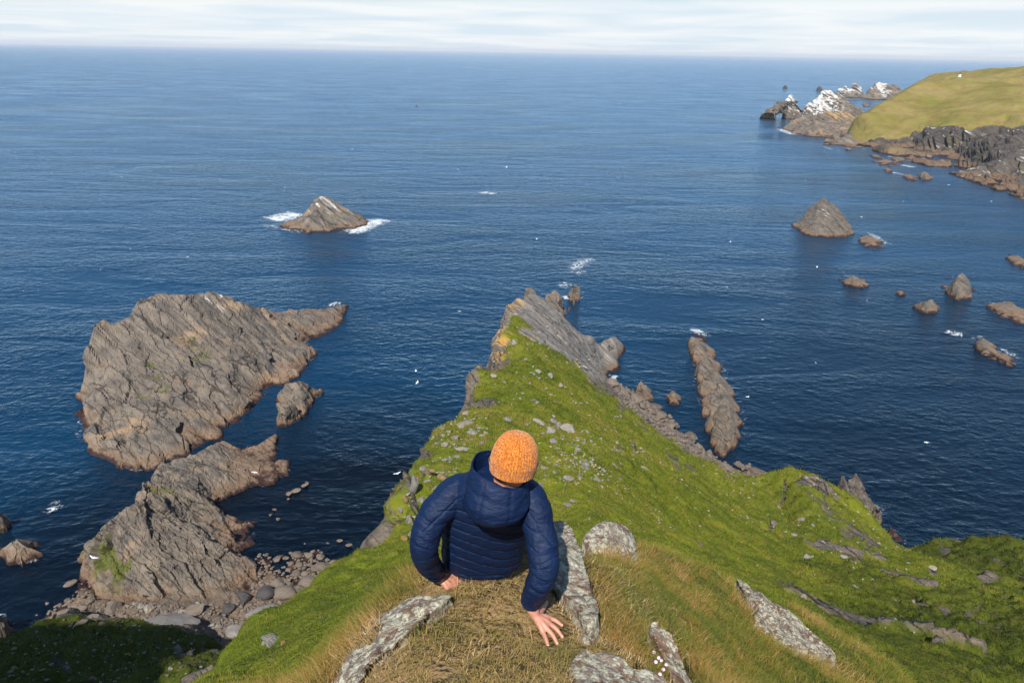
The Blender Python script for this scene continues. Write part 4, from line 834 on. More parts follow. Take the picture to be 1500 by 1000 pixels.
def put_stone(u, v, wpx, hpx, label, group, name="stone", m_=None, rnded=False, tilt=None, sea=False, ang=None, sink=.28):
    global stone_n
    h = hit(u, v, 7.0)
    if h is None or (sea and h[0][2] < -.8):
        p = pt(u, v, Z=.1); n = np.array([0, 0, 1.0])
    else: p = h[0]; n = NG[h[1], h[2]]
    d = depth_of(p); wx = wpx/FPX*d/2*1.08; hz_ = hpx/FPX*d/2*1.15
    base = rnd.choice(rounded_ if rnded and rnd.random() < .55 else angular)
    o = link(name, mesh_for(base, m_ or STONE))
    zs = hz_*.9; ys = max(wx*.65, min(hz_*1.2, wx*1.1))
    o.scale = (wx, ys, zs)
    q = Vector((0, 0, 1)).rotation_difference(Vector((n[0]*.5, n[1]*.5, 1)).normalized())
    o.rotation_mode = 'QUATERNION'
    o.rotation_quaternion = q @ Matrix.Rotation(rnd.uniform(-.35, .35) if ang is None else 0, 3, 'Z').to_quaternion() @ Matrix.Rotation(rnd.uniform(-.25, .25) if ang is None else ang, 3, 'Y').to_quaternion()
    o.location = (p[0], p[1], p[2]+zs*(.5-sink))
    stone_n += 1; PIX[o.name] = (u, v)
    return tag(o, label, "stone" if name == "stone" else "boulder", group)
for u, v, w_, h_, lab in ((1150, 130.2, 9, 4, "tiny far rock left of the white stacks on the horizon side"), (1200, 133, 12, 5, "little far rock just left of the white topped ridge")):
    p = pt(u, v, Z=0); d = depth_of(p)/FPX; o = link("skerry", mesh_for(angular[2], DARKB)); o.location = p; o.scale = (w_*d/2, w_*d/2, h_*d*1.2); tag(o, lab, "skerry")
G1 = "stones on the turf left of the hat"; L1 = "grey stone among the scatter on the turf left of the orange hat"
for a in [(682, 621, 25, 11), (674, 627, 13, 8), (684, 606, 14, 9), (657, 634, 14, 9), (692, 635, 22, 10), (705, 639, 10, 6), (666, 643, 16, 12), (692, 645, 10, 5), (706, 648, 9, 5), (653, 655, 13, 9), (682, 662, 28, 9), (658, 676, 28, 8), (671, 671, 12, 9), (634, 736, 17, 9), (702, 628, 9, 6), (645, 627, 8, 5), (711, 637, 8, 7), (668, 655, 8, 5)]:
    put_stone(*a, L1, G1)
put_stone(660, 613, 15, 9, "tan stone at the brink of the turf above the dark bay", None, m_=BOULDER)
put_stone(647, 702, 20, 20, "orange lichened block beside the person's left shoulder", None, m_=LICH)
put_stone(628, 710, 15, 19, "upright grey block on the brink left of the person", None)
put_stone(607, 722, 13, 28, "tall pale slab leaning out of the brink left of the person", None, ang=.25)
put_stone(600, 765, 14, 24, "second pale slab of the brink, nearest the left elbow", None, ang=.3)
for a in [(620, 690, 13, 12, STONE), (632, 690, 12, 8, LICH), (612, 705, 12, 18, LICH), (640, 716, 13, 10, STONE), (618, 735, 16, 14, STONE), (594, 738, 12, 16, LICH), (588, 752, 12, 12, STONE), (604, 783, 14, 12, STONE), (592, 792, 10, 12, LICH), (628, 668, 12, 8, STONE), (612, 676, 8, 8, LICH), (640, 650, 10, 6, STONE), (617, 660, 8, 7, LICH), (650, 735, 9, 7, STONE)]:
    put_stone(*a[:4], "broken block of the brink between the left shoulder and the dark bay", "broken blocks of the brink", m_=a[4], ang=rnd.uniform(-.1, .35))
put_stone(583, 772, 9, 14, "orange spotted stone at the brink beside the left elbow", None, m_=LICH)
put_stone(742, 616, 16, 11, "block shaped stone just behind the crown of the orange hat", None)
put_stone(833, 632, 25, 17, "largest boulder on the turf right of the orange hat", None)
put_stone(792, 621, 25, 8, "long split slab on the turf just right of the orange hat", None, ang=.35)
put_stone(831, 704, 21, 11, "flat bluish stone on the turf above the lichened slab", None)
G2 = "stones on the turf right of the hat"; L2_ = "grey stone in the scatter on the turf right of the orange hat"
for a in [(810, 620, 12, 13), (818, 626, 11, 12), (806, 633, 15, 11), (772, 624, 9, 5), (810, 648, 13, 12), (791, 713, 12, 10), (839, 735, 15, 6), (830, 743, 15, 7), (857, 683, 13, 15), (793, 686, 19, 8), (814, 681, 9, 6), (812, 694, 9, 7), (897, 684, 17, 12), (859, 688, 10, 8), (875, 704, 12, 8), (888, 664, 8, 6), (906, 682, 11, 11), (942, 688, 16, 9), (960, 704, 10, 6), (868, 655, 8, 6), (846, 659, 8, 6), (800, 700, 10, 6), (848, 700, 14, 7), (803, 628, 10, 8), (797, 640, 8, 8), (824, 640, 8, 6)]:
    put_stone(*a, L2_, G2)
for _ in range(70):
    u = rnd.gauss(850, 45); v = 655+(u-850)*.35+rnd.gauss(0, 26)
    if u < 792 or v > 740 or v < 605: continue
    w_ = rnd.uniform(3, 8); put_stone(u, v, w_, w_*rnd.uniform(.5, .9), L2_, G2)
for _ in range(24):
    w_ = rnd.uniform(3, 7); put_stone(rnd.uniform(632, 712), rnd.uniform(612, 690), w_, w_*rnd.uniform(.5, .9), L1, G1)
G3 = "stones on the tip of the headland"; L3 = "small grey stone on the green slope near the headland tip"
for a in [(806, 553, 10, 11), (789, 546, 12, 8), (782, 550, 6, 6), (739, 561, 7, 6), (780, 500, 14, 6), (790, 504, 8, 6), (753, 504, 10, 8), (830, 534, 6, 8), (841, 541, 8, 6), (857, 539, 12, 6), (722, 553, 12, 6), (821, 565, 8, 7), (776, 562, 5, 4), (800, 571, 6, 5), (762, 585, 6, 5), (786, 590, 8, 7), (770, 528, 6, 5), (755, 462, 9, 6), (766, 578, 6, 4), (812, 590, 5, 4)]:
    put_stone(*a, L3, G3)
put_stone(844, 527, 6, 5, "orange stone where the headland turf meets the bedded slab", None, m_=LICH)
put_stone(877, 547, 5, 4, "orange stone at the low right corner of the headland turf", None, m_=LICH)
G4 = "stones in the green slope at lower left"; L4 = "pale stone sticking out of the steep green slope at lower left"
for a in [(371, 932, 9, 8), (361, 954, 12, 13), (387, 948, 14, 17), (364, 967, 5, 20), (447, 951, 6, 12), (467, 914, 11, 5), (473, 931, 5, 10), (507, 900, 8, 15), (509, 867, 13, 16), (542, 886, 13, 12), (496, 947, 12, 5), (425, 971, 12, 7), (342, 986, 10, 9), (420, 997, 16, 10), (406, 985, 8, 6), (520, 858, 7, 6), (548, 868, 7, 9), (392, 925, 5, 4), (405, 960, 5, 8)]:
    put_stone(*a, L4, G4, ang=rnd.uniform(.2, .7))
put_stone(404, 946, 58, 10, "long curved ridge of pale stone in the green slope at lower left", None, ang=.75)
put_stone(418, 951, 11, 20, "upright stone with an orange edge in the green slope at lower left", None, m_=LICH, ang=.3)
put_stone(374, 985, 22, 9, "orange lichened stone low in the green slope at lower left", None, m_=LICH, ang=.5)
G5 = "stones on the right hand spurs"; L5 = "pale stone on the grassy spurs at the right"
for a in [(1174, 764, 14, 7), (1161, 784, 13, 7), (1181, 817, 12, 13), (1172, 836, 7, 11), (1152, 858, 9, 11), (1177, 878, 10, 14), (1251, 863, 12, 11), (1309, 909, 12, 10), (1337, 885, 9, 15), (1364, 836, 14, 9), (1278, 850, 7, 5), (1218, 905, 6, 5), (1234, 817, 13, 5), (1190, 772, 7, 5), (1205, 795, 8, 5), (1140, 745, 6, 5), (1085, 772, 5, 9), (1330, 826, 7, 5), (1292, 834, 6, 5), (1180, 703, 6, 5), (1320, 905, 8, 6), (1262, 842, 6, 5), (1225, 870, 5, 4)]:
    put_stone(*a, L5, G5)
put_stone(1133, 770, 14, 14, "dark pocked boulder at the near foot of the second grassy spur", None, m_=BOULDER)
put_stone(1020, 795, 20, 7, "low flat stone alone in the hollow right of the rounded boulder", None, m_=BOULDER)
put_stone(952, 791, 20, 9, "brown stone in the hollow just behind the golden tussock", None, m_=BOULDER)
for _ in range(34):
    u = rnd.uniform(900, 1130); v = 690+rnd.uniform(0, 90)
    w_ = rnd.uniform(2.5, 6); put_stone(u, v, w_, w_*rnd.uniform(.45, .8), "small stone dotted over the green hollow in the middle right", "stones dotted over the hollow")
for _ in range(60):
    u = rnd.uniform(10, 320); v = rnd.uniform(918, 998)
    w_ = rnd.uniform(4, 11); put_stone(u, v, w_, w_*rnd.uniform(.4, .8), "flake of grey or rusty stone on the dark mossy spur at lower left", "stones on the dark mossy spur", m_=rnd.choice([STONE, STONE, LICH, BOULDER]))
# shore boulders, left
G6 = "boulders of the left beach"; L6 = "rounded boulder on the wet beach at the foot of the left slope"
for a in [(407, 823, 21, 17), (435, 814, 18, 10), (452, 816, 12, 9), (469, 816, 16, 10), (462, 833, 14, 14), (475, 837, 28, 11), (435, 844, 13, 14), (407, 857, 19, 15), (454, 856, 36, 15), (418, 873, 36, 20), (427, 829, 9, 7), (444, 832, 9, 7), (457, 823, 8, 7), (480, 824, 9, 7), (493, 833, 9, 7), (512, 820, 14, 7), (488, 845, 16, 14), (425, 858, 12, 12), (440, 868, 24, 14)]:
    put_stone(*a, L6, G6, "boulder", BOULDER, True)
for _ in range(70):
    u = rnd.uniform(385, 525); v = rnd.uniform(806, 880)
    if v > 905-(u-330)*.52+18: continue
    w_ = rnd.choice([4, 5, 6, 8, 11]); put_stone(u, v, w_, w_*rnd.uniform(.6, .9), L6, G6, "boulder", BOULDER, True)
put_stone(369, 786, 20, 22, "grey egg shaped boulder at the water below the dark cleft", None, "boulder", BOULDER, True)
put_stone(390, 873, 27, 19, "dark rounded boulder, right of two on the left beach", None, "boulder", DARKB, True)
put_stone(359, 880, 28, 22, "dark angular boulder, left of two on the left beach", None, "boulder", DARKB)
put_stone(334, 894, 21, 16, "small dark boulder beside the orange stained ground", None, "boulder", DARKB)
put_stone(218, 895, 17, 16, "blue grey boulder at the near foot of the mossy outcrop", None, "boulder", STONE)
put_stone(285, 897, 38, 20, "tan pointed slab leaning on the near foot of the mossy outcrop", None, "boulder", BOULDER, ang=-.6)
put_stone(382, 902, 62, 24, "wide pale slab beside the green slope on the left beach", None, "boulder", SLAB, ang=-.2)
put_stone(372, 915, 32, 15, "dark slab lying on the wide pale slab", None, "boulder", DARKB, ang=-.3)
put_stone(167, 893, 26, 27, "big cracked boulder on the near left corner of the mossy outcrop", None, "boulder", BOULDER)
put_stone(345, 925, 44, 20, "low pale slab between the mossy spur and the green slope", None, "boulder", SLAB)
put_stone(245, 913, 90, 16, "long smooth grey slab lying along the top of the dark mossy spur", None, "boulder", SLAB, ang=-.05)
G7 = "angular rocks in the surf at lower left"; L7 = "brown angular slab of rock in the wash left of the mossy outcrop"
for a in [(101, 857, 28, 12), (106, 841, 26, 17), (62, 892, 26, 11), (90, 900, 26, 12), (118, 893, 24, 13), (136, 905, 22, 10), (75, 908, 24, 10), (120, 912, 20, 9), (80, 880, 18, 8), (50, 900, 14, 9), (68, 852, 12, 6), (150, 915, 14, 9), (98, 880, 14, 7), (133, 880, 16, 10)]:
    put_stone(*a, L7, G7, "boulder", BOULDER, ang=-.4)
for _ in range(20):
    u = rnd.uniform(45, 150); v = rnd.uniform(868, 918)-max(0, 90-u)*.2
    w_ = rnd.uniform(5, 13); put_stone(u, v, w_, w_*rnd.uniform(.4, .7), L7, G7, "boulder", BOULDER, ang=-.4)
for _ in range(40):                                          # rubble over the near foot of the outcrop
    u = rnd.uniform(150, 350); v = rnd.uniform(885, 930)
    if v > 905 and u < 300: continue
    w_ = rnd.uniform(4, 13); put_stone(u, v, w_, w_*rnd.uniform(.5, .8), "angular rubble at the near foot of the mossy outcrop", "rubble below the outcrop", "boulder", rnd.choice([BOULDER, STONE]))
for a in [(423, 724, 9, 7), (433, 719, 16, 8), (445, 711, 14, 5), (450, 708, 6, 6), (423, 731, 6, 4)]:
    put_stone(*a, "little pale rock awash in the dark left bay", "little rocks awash in the left bay", "boulder", BOULDER, sea=True, ang=-.4)
for a in [(402, 746, 7, 4), (396, 754, 6, 4), (407, 760, 7, 5), (497, 792, 10, 4), (510, 798, 12, 4), (455, 800, 8, 3), (480, 795, 6, 3), (466, 803, 7, 3)]:
    put_stone(*a, "reddish rock just breaking the surface of the dark bay", "rocks just breaking the surface", "boulder", BOULDER, sea=True)
# shore boulders, right
G8 = "boulders along the right foot of the headland"; L8 = "tumbled brown boulder along the right foot of the headland"
for a in [(1011, 642, 26, 20), (1028, 647, 14, 9), (1046, 658, 18, 20), (1000, 621, 10, 9), (1064, 687, 24, 15), (1081, 684, 16, 14), (1039, 670, 16, 10), (954, 598, 32, 14), (930, 586, 22, 17), (896, 565, 20, 12), (979, 624, 28, 13), (1110, 694, 46, 10), (1032, 665, 9, 6), (915, 577, 18, 13), (940, 600, 18, 14), (966, 612, 20, 12), (990, 637, 22, 12), (1022, 660, 14, 9), (1092, 688, 18, 11), (904, 573, 14, 10), (974, 634, 16, 9), (945, 612, 14, 9)]:
    put_stone(*a, L8, G8, "boulder", BOULDER)
for _ in range(75):
    t = rnd.random(); u = 898+t*165; v = 562+t*122+rnd.uniform(-4, 14)
    w_ = rnd.choice([4, 5, 7, 9, 13]); put_stone(u, v-2, w_, w_*rnd.uniform(.6, .9), L8, G8, "boulder", BOULDER)
for _ in range(14):
    u = rnd.uniform(1060, 1135); w_ = rnd.uniform(4, 10); put_stone(u, rnd.uniform(684, 700), w_, w_*.7, L8, G8, "boulder", BOULDER)

# the uncountable small stones packed between the boulders
_t = []
for _ in range(900):
    u, v = rnd.uniform(370, 530), rnd.uniform(800, 905)
    if v < 905-(u-330)*.52+25: _t.append((u, v))
for _ in range(500): _t.append((rnd.uniform(130, 380), rnd.uniform(885, 935)))
for _ in range(250): _t.append((rnd.uniform(40, 150), rnd.uniform(850, 925)))
for _ in range(700):
    t = rnd.random(); _t.append((892+t*175, 556+t*128+rnd.uniform(-10, 22)))
for _ in range(160): _t.append((rnd.uniform(1050, 1140), rnd.uniform(682, 706)))
_bm = bmesh.new(); bmesh.ops.create_icosphere(_bm, subdivisions=1, radius=1); _sv = np.array([v.co[:] for v in _bm.verts]); _sf = np.array([[v.index for v in f.verts] for f in _bm.faces]); _bm.free()
_V, _F = [], []
for u, v in _t:
    h = hit(u, v, 7.0)
    if h is None or h[0][2] < -.3 or h[0][2] > 9: continue
    r = depth_of(h[0])/FPX*rnd.choice([1.2, 1.6, 2.2, 3.0]); q = _sv*(1+RS.uniform(-.28, .28, (len(_sv), 1)))*np.array([r*rnd.uniform(.8, 1.5), r, r*.7]); an = rnd.uniform(0, 6.28); cs, sn = math.cos(an), math.sin(an)
    q = np.stack([q[:, 0]*cs-q[:, 1]*sn, q[:, 0]*sn+q[:, 1]*cs, q[:, 2]], 1)+h[0]+np.array([0, 0, r*.2])
    _F.append(_sf+len(_V)*len(_sv)); _V.append(q)
_T = []
for _ in range(420): _T.append((rnd.gauss(850, 48), rnd.gauss(668, 26)))
for _ in range(220): _T.append((rnd.uniform(625, 715), rnd.uniform(605, 700)))
for _ in range(260): _T.append((rnd.uniform(860, 1120), rnd.uniform(650, 790)))
for _ in range(130): _T.append((rnd.uniform(720, 880), rnd.uniform(480, 610)))
for _ in range(260): _T.append((rnd.uniform(1080, 1340), rnd.uniform(700, 930)))
for _ in range(150): _T.append((rnd.uniform(575, 640), rnd.uniform(650, 790)))
for _ in range(90): _T.append((rnd.uniform(350, 560), rnd.uniform(850, 990)))
for _ in range(260): _T.append((rnd.uniform(0, 330), rnd.uniform(915, 1000)))
_V2, _F2 = [], []
for u, v in _T:
    h = hit(u, v, 7.0)
    if h is None or h[0][2] < 6: continue
    r = depth_of(h[0])/FPX*rnd.choice([.8, 1.0, 1.3, 1.8]); q = _sv*(1+RS.uniform(-.32, .32, (len(_sv), 1)))*np.array([r*rnd.uniform(.9, 1.8), r, r*.6]); an = rnd.uniform(0, 6.28); cs, sn = math.cos(an), math.sin(an)
    q = np.stack([q[:, 0]*cs-q[:, 1]*sn, q[:, 0]*sn+q[:, 1]*cs, q[:, 2]], 1)+h[0]+np.array([0, 0, r*.25])
    _F2.append(_sf+len(_V2)*len(_sv)); _V2.append(q)
tag(link("scree", new_mesh("scree", np.concatenate(_V2), np.concatenate(_F2)), STONE), kind='stuff')
tag(link("shingle", new_mesh("shingle", np.concatenate(_V), np.concatenate(_F)), BOULDER), kind='stuff')
ORD = ["largest", "second largest", "third largest", "fourth largest", "fifth largest", "sixth largest", "seventh largest", "eighth largest", "ninth largest", "tenth largest"]
bygrp = {}
for o in col.objects:
    if o.get('group') and o.get('category') in ("stone", "boulder"): bygrp.setdefault(o['group'], []).append(o)
WHERE = {"broken blocks of the brink": ((600, "lowest on the brink"), (620, "midway up the brink"), (9e9, "highest on the brink")),
         G8: ((938, "nearest the bedded slab"), (965, "opposite the slanted rock in the water"), (992, "opposite the squarish rock in the water"), (1022, "facing the near end of the long stack"), (1062, "just past the near end of the long stack"), (9e9, "towards the second grassy spur")),
         G2: ((800, "hard against the hat"), (818, "left of the largest boulder"), (845, "around and below the largest boulder"), (872, "midway across the right flank"), (905, "over towards the dark rock ribs"), (9e9, "farthest right")),
         G1: ((660, "nearest the brink"), (682, "in the middle of the scatter"), (9e9, "nearest the hat")),
         G3: ((770, "near the lichened crest"), (800, "in the middle of the tip"), (9e9, "nearest the bedded slab")),
         G4: ((400, "left of the curved ridge stone"), (480, "just right of the curved ridge stone"), (9e9, "nearest the lichened rock of the perch")),
         G5: ((1170, "in front of the knoll"), (1215, "on the near foot of the knoll"), (1290, "below the bare slabs of the knoll"), (9e9, "out by the right hand hollow")),
         G6: ((420, "beside the dark cleft"), (450, "in the middle of the beach"), (480, "below the green slope"), (9e9, "out by the brink over the water")),
         G7: ((80, "nearest the left edge"), (115, "in the middle of the wash"), (9e9, "nearest the outcrop")),
         "stones on the dark mossy spur": ((90, "at its left end"), (170, "left of its middle"), (240, "right of its middle"), (9e9, "at its right end")),
         "rubble below the outcrop": ((230, "at its left end"), (290, "in its middle"), (9e9, "at its right end")),
         "stones dotted over the hollow": ((980, "nearest the long grass"), (1060, "in its middle"), (9e9, "nearest the knoll"))}
for g, os_ in bygrp.items():
    bins = {}
    for o in os_:
        k = next((t for lim, t in WHERE.get(g, ((9e9, ""),)) if PIX[o.name][0] < lim), ""); bins.setdefault(k, []).append(o)
    for k, bs in bins.items():
        bs.sort(key=lambda o: -(o.scale[0]*o.scale[2])/max(1, depth_of(o.location))**2); t = os_[0]['label'] if False else bs[0]['label']
        w_ = t.split(); kw = len(k.split())
        t = " ".join(w_[:max(4, 13-kw)]) if len(w_)+kw > 13 else t
        while t.split()[-1] in ("the", "of", "at", "in", "on", "left", "right", "above", "over", "along", "near", "and", "a", "or"): t = t.rsplit(" ", 1)[0]
        t = (t+", "+k) if k else t
        for i, o in enumerate(bs): o['label'] = (ORD[i]+" "+t) if i < 10 else "smaller "+t
# ------------------------------------------------------------------ surf
def foam_mat():
    m, nt, b, o = mat("surf_foam")
    b.inputs['Base Color'].default_value = (.80, .84, .85, 1); b.inputs['Roughness'].default_value = .8
    tr = N(nt, 'ShaderNodeBsdfTransparent'); mx_ = N(nt, 'ShaderNodeMixShader')
    g = N(nt, 'ShaderNodeNewGeometry').outputs['Position']
    f = mth(nt, 'ADD', mth(nt, 'MULTIPLY', mth(nt, 'SUBTRACT', noise(nt, g, .42, 8, .78, 1.5), .5), 5.0), mth(nt, 'SUBTRACT', attr(nt, 'cover'), .78))
    L(nt, rmp(nt, f, 0.0, 0.9, 0.0, 0.92), mx_.inputs[0]); L(nt, tr.outputs[0], mx_.inputs[1]); L(nt, b.outputs[0], mx_.inputs[2]); L(nt, mx_.outputs[0], o.inputs[0])
    return m
FOAM = foam_mat()
foam_z = [0.0]
def foam(line, wid, strength=1.0, label=None):
    """a band of broken surf lying on the sea along a pixel polyline; wid in metres"""
    P_ = [pt(u, v, Z=0.0)[:2] for u, v in line]
    Q = []
    for a, b in zip(P_, P_[1:]):
        n = max(2, int(np.linalg.norm(b-a)/1.2))
        for k in range(n): Q.append(a+(b-a)*k/n)
    Q.append(P_[-1]); Q = np.array(Q); n = len(Q)
    T = np.gradient(Q, axis=0); T /= np.linalg.norm(T, axis=1, keepdims=True)+1e-9; Nn = np.stack([-T[:, 1], T[:, 0]], 1)
    m = 9; s_ = np.linspace(-1, 1, m); t = np.linspace(0, 1, n)
    foam_z[0] += .004
    V = np.zeros((n, m, 3)); A = np.zeros((n, m))
    for i, k in enumerate(s_):
        V[:, i, :2] = Q+Nn*k*wid; V[:, i, 2] = .05+foam_z[0]
        A[:, i] = (1-k*k)*np.clip(np.minimum(t, 1-t)*5, 0, 1)*strength
    me = new_mesh("sea_foam", V.reshape(-1, 3), grid_faces(n, m), True); add_attr(me, 'cover', A.ravel())
    return tag(link("sea_foam", me, FOAM), kind='stuff')
foam([(388, 324), (408, 320), (430, 315), (446, 311)], 13, 1.35); foam([(385, 329), (400, 332), (418, 335)], 5, .8)
foam([(490, 341), (520, 338), (542, 329), (568, 318)], 9, 1.35); foam([(404, 330), (420, 336), (450, 343)], 4, .9); foam([(470, 341), (500, 342), (540, 335), (575, 322)], 3, .6)
foam([(697, 284), (712, 282), (728, 285)], 6, 1.1); foam([(836, 398), (845, 390), (855, 383), (872, 376)], 5, 1.0); foam([(833, 396), (845, 400), (860, 396)], 3, .8)
foam([(818, 422), (830, 416), (838, 412)], 4, .9); foam([(826, 432), (834, 440)], 2.4, 1.2); foam([(836, 437), (845, 440), (854, 432)], 1.8, .9)
foam([(1005, 480), (1018, 484), (1030, 490), (1041, 495)], 2.6, 1.15); foam([(68, 756), (80, 742), (94, 728)], 2.0, 1.0)
foam([(400, 463), (412, 459)], 2.5, .9); foam([(478, 449), (490, 445), (505, 443)], 3, 1.0); foam([(112, 630), (118, 640)], 1.5, .8)
foam([(1256, 338), (1275, 342), (1296, 356), (1312, 362)], 3.2, .95); foam([(1378, 484), (1395, 488), (1415, 492)], 3.5, 1.05); foam([(1420, 496), (1440, 492)], 1.6, .8); foam([(1462, 508), (1478, 516), (1492, 528)], 2.2, .9)
foam([(1318, 241), (1332, 244), (1345, 246)], 6, 1.1); foam([(1300, 252), (1315, 254), (1325, 257)], 5, 1.0); foam([(1300, 229), (1309, 231)], 4, 1.0); foam([(1280, 236), (1300, 243)], 4, .7); foam([(1346, 263), (1366, 264)], 4, .9); foam([(1350, 228), (1356, 236)], 4, .8)
foam([(1142, 188), (1150, 193), (1168, 199)], 9, 1.2); foam([(1124, 171), (1140, 173), (1165, 174)], 6, .9); foam([(1205, 214), (1220, 220), (1240, 221)], 5, .8)
foam([(1298, 216), (1330, 221)], 4, .7); foam([(1395, 250), (1430, 264)], 3, .6); foam([(893, 556), (900, 553), (908, 549)], 1.4, 1.1); foam([(1222, 350), (1250, 345)], 2, .6); foam([(1160, 330), (1166, 328)], 3, .8)
foam([(0, 845), (8, 838)], 1.5, .9); foam([(1440, 440), (1475, 452)], 1.6, .5); foam([(1080, 165), (1090, 167)], 5, .8); foam([(1051, 160), (1060, 162)], 5, .8)

for ws in WASH:
    run = [ws[0]]
    for q in ws[1:]+[(9e9, 0)]:
        if abs(q[0]-run[-1][0])+abs(q[1]-run[-1][1]) < 60: run.append(q)
        else:
            if len(run) > 1:
                d_ = depth_of(pt(*run[0], Z=0)); foam(run, .5+.0042*d_, .50+.08*math.sin(len(run)*7.1))
            run = [q]
# ------------------------------------------------------------------ seabirds, boat, lighthouse
def bird_mesh(span, spread, white=True):
    """body with head and tail, and a pair of bent tapered wings, as one small mesh"""
    bm = bmesh.new()
    rings = [(-.48, .02, 0), (-.30, .07, 0), (-.05, .12, 0), (.18, .11, .01), (.32, .06, .03), (.42, .065, .04), (.50, .03, .03), (.60, .008, .02)]
    prev = None
    for x, r, z in rings:
        vs = [bm.verts.new((x*span*.5, math.cos(a)*r*span*.55, z*span+math.sin(a)*r*span*.5)) for a in [k*math.pi/4 for k in range(8)]]
        if prev:
            for k in range(8): bm.faces.new((prev[k], prev[(k+1) % 8], vs[(k+1) % 8], vs[k]))
        prev = vs
    if spread:
        for s in (-1, 1):
            pr = [(.10, .05, .03, .20), (.03, .24, .08, .18), (-.02, .40, .07, .12), (-.12, .52, .04, .03)]
            pv = None
            for x, y, z, c in pr:
                v2 = [bm.verts.new((x*span+c*span*.5*k, s*y*span, z*span+dz)) for k, dz in ((1, 0), (-1, 0), (0, .012*span))]
                if pv:
                    for k in range(3): bm.faces.new((pv[k], pv[(k+1) % 3], v2[(k+1) % 3], v2[k]))
                pv = v2
    bmesh.ops.recalc_face_normals(bm, faces=bm.faces)
    me = bpy.data.meshes.new("seabird"); bm.to_mesh(me); bm.free(); return me
WHITE, nt_, b_, o_ = mat("white_feathers"); b_.inputs['Base Color'].default_value = (.82, .82, .80, 1); b_.inputs['Roughness'].default_value = .7
nz_ = noise(nt_, objco(nt_), 3, 3); L(nt_, mixc(nt_, rmp(nt_, nz_, .55, .75), (.84, .84, .82), (.62, .63, .65)), b_.inputs['Base Color'])
DARKF, nt_, b_, o_ = mat("dark_feathers"); b_.inputs['Base Color'].default_value = (.05, .045, .04, 1); b_.inputs['Roughness'].default_value = .8
fly = bird_mesh(1.7, True); fly.materials.append(WHITE); sit = bird_mesh(1.5, False); sit.materials.append(WHITE)
def bird(u, v, z, me_, label, group=None, s=1.0):
    o = link("seabird", me_); p = pt(u, v, Z=z); o.location = p; o.scale = (s,)*3
    o.rotation_euler = (rnd.uniform(-.3, .3) if me_ is fly else 0, 0, rnd.uniform(0, 6.28)); return tag(o, label, "bird", group)
for (u, v, z, lab) in [(1095, 581, 12, "white seabird gliding right of the long rock stack"), (1197, 391, 15, "white seabird flying in front of the cone shaped stack"), (673, 456, 14, "white seabird flying left of the headland tip"), (611, 560, 14, "white seabird over the dark water left of the headland, lower of two"), (609, 543, 13, "white seabird over the dark water left of the headland, upper of two"),
                        (582, 693, 18, "white seabird over the dark bay beside the green brink"), (275, 376, 14, "white seabird over the sea behind the big island"), (373, 692, 8, "white seabird gliding over the pale grey ledge"), (137, 816, 14, "white seabird over the mossy patch of the outcrop"), (1117, 468, 14, "white seabird alone over the sea above the long stack"), (1262, 318, 20, "white seabird just right of the cone shaped stack"), (1357, 648, 14, "white seabird over the dark water at lower right"), (742, 245, 20, "white seabird above the small foam ringed rock"), (786, 350, 14, "white seabird between the foam ringed rock and the headland tip"), (1070, 354, 14, "white seabird on the sea left of the cone shaped stack"), (1452, 295, 16, "white seabird near the dark cliff at the right edge"), (1390, 271, 12, "white seabird in front of the dark cliff foot")]:
    bird(u, v, z, fly, lab, s=1.1 if v < 350 else .72)
for (u, v) in [(404, 272), (417, 275), (431, 272), (169, 220), (178, 259), (75, 253), (253, 229), (257, 224), (250, 249), (322, 262), (288, 225), (308, 184), (178, 181), (374, 215), (319, 198), (286, 260), (451, 244), (516, 218), (599, 234), (642, 203), (415, 134), (671, 248), (642, 220), (1243, 220), (1180, 264), (34, 426), (147, 395), (191, 364), (980, 373), (905, 260), (982, 89), (1065, 420), (1323, 295), (1270, 440), (1195, 531), (700, 300), (25, 231), (120, 252), (560, 152), (1100, 300)]:
    bird(u, v, .3, sit, "white seabird dotted on the open sea", "white seabirds dotted on the open sea", s=1.15 if v < 300 else .8)
dk = bird_mesh(1.5, True); dk.materials.append(DARKF)
o = bird(610, 156, 30, dk, "dark bird with spread wings over the far sea", s=3.2); o.rotation_euler = (.5, .1, .3)
# lighthouse on the far shoulder
def lathe(name, prof, m_, parent=None, n=16, loc=(0, 0, 0)):
    V = []; F = []
    for r, z in prof:
        for k in range(n): V.append((r*math.cos(2*math.pi*k/n), r*math.sin(2*math.pi*k/n), z))
    for i in range(len(prof)-1):
        for k in range(n): F.append((i*n+k, i*n+(k+1) % n, (i+1)*n+(k+1) % n, (i+1)*n+k))
    o = link(name, new_mesh(name, V, F), m_, parent); o.location = loc; return o
PAINT, nt_, b_, o_ = mat("white_paint"); b_.inputs['Base Color'].default_value = (.8, .8, .78, 1)
LANT, nt_, b_, o_ = mat("dark_lantern"); b_.inputs['Base Color'].default_value = (.05, .05, .05, 1)
p = pt(1405, 114.6, Y=905)
lh = bpy.data.objects.new("lighthouse", None); col.objects.link(lh); lh.location = (p[0], p[1], p[2]-1.5)
tag(lh, "tiny white lighthouse with a dark lantern on the skyline of the far hill", "lighthouse")
lathe("tower", [(0, 0), (2.0, 0), (1.4, 5.5), (1.7, 5.6), (1.7, 5.9), (0, 5.9)], PAINT, lh); lathe("lantern", [(.9, 5.9), (.9, 7.2), (1.1, 7.25), (.1, 8.3), (0, 8.3)], LANT, lh)

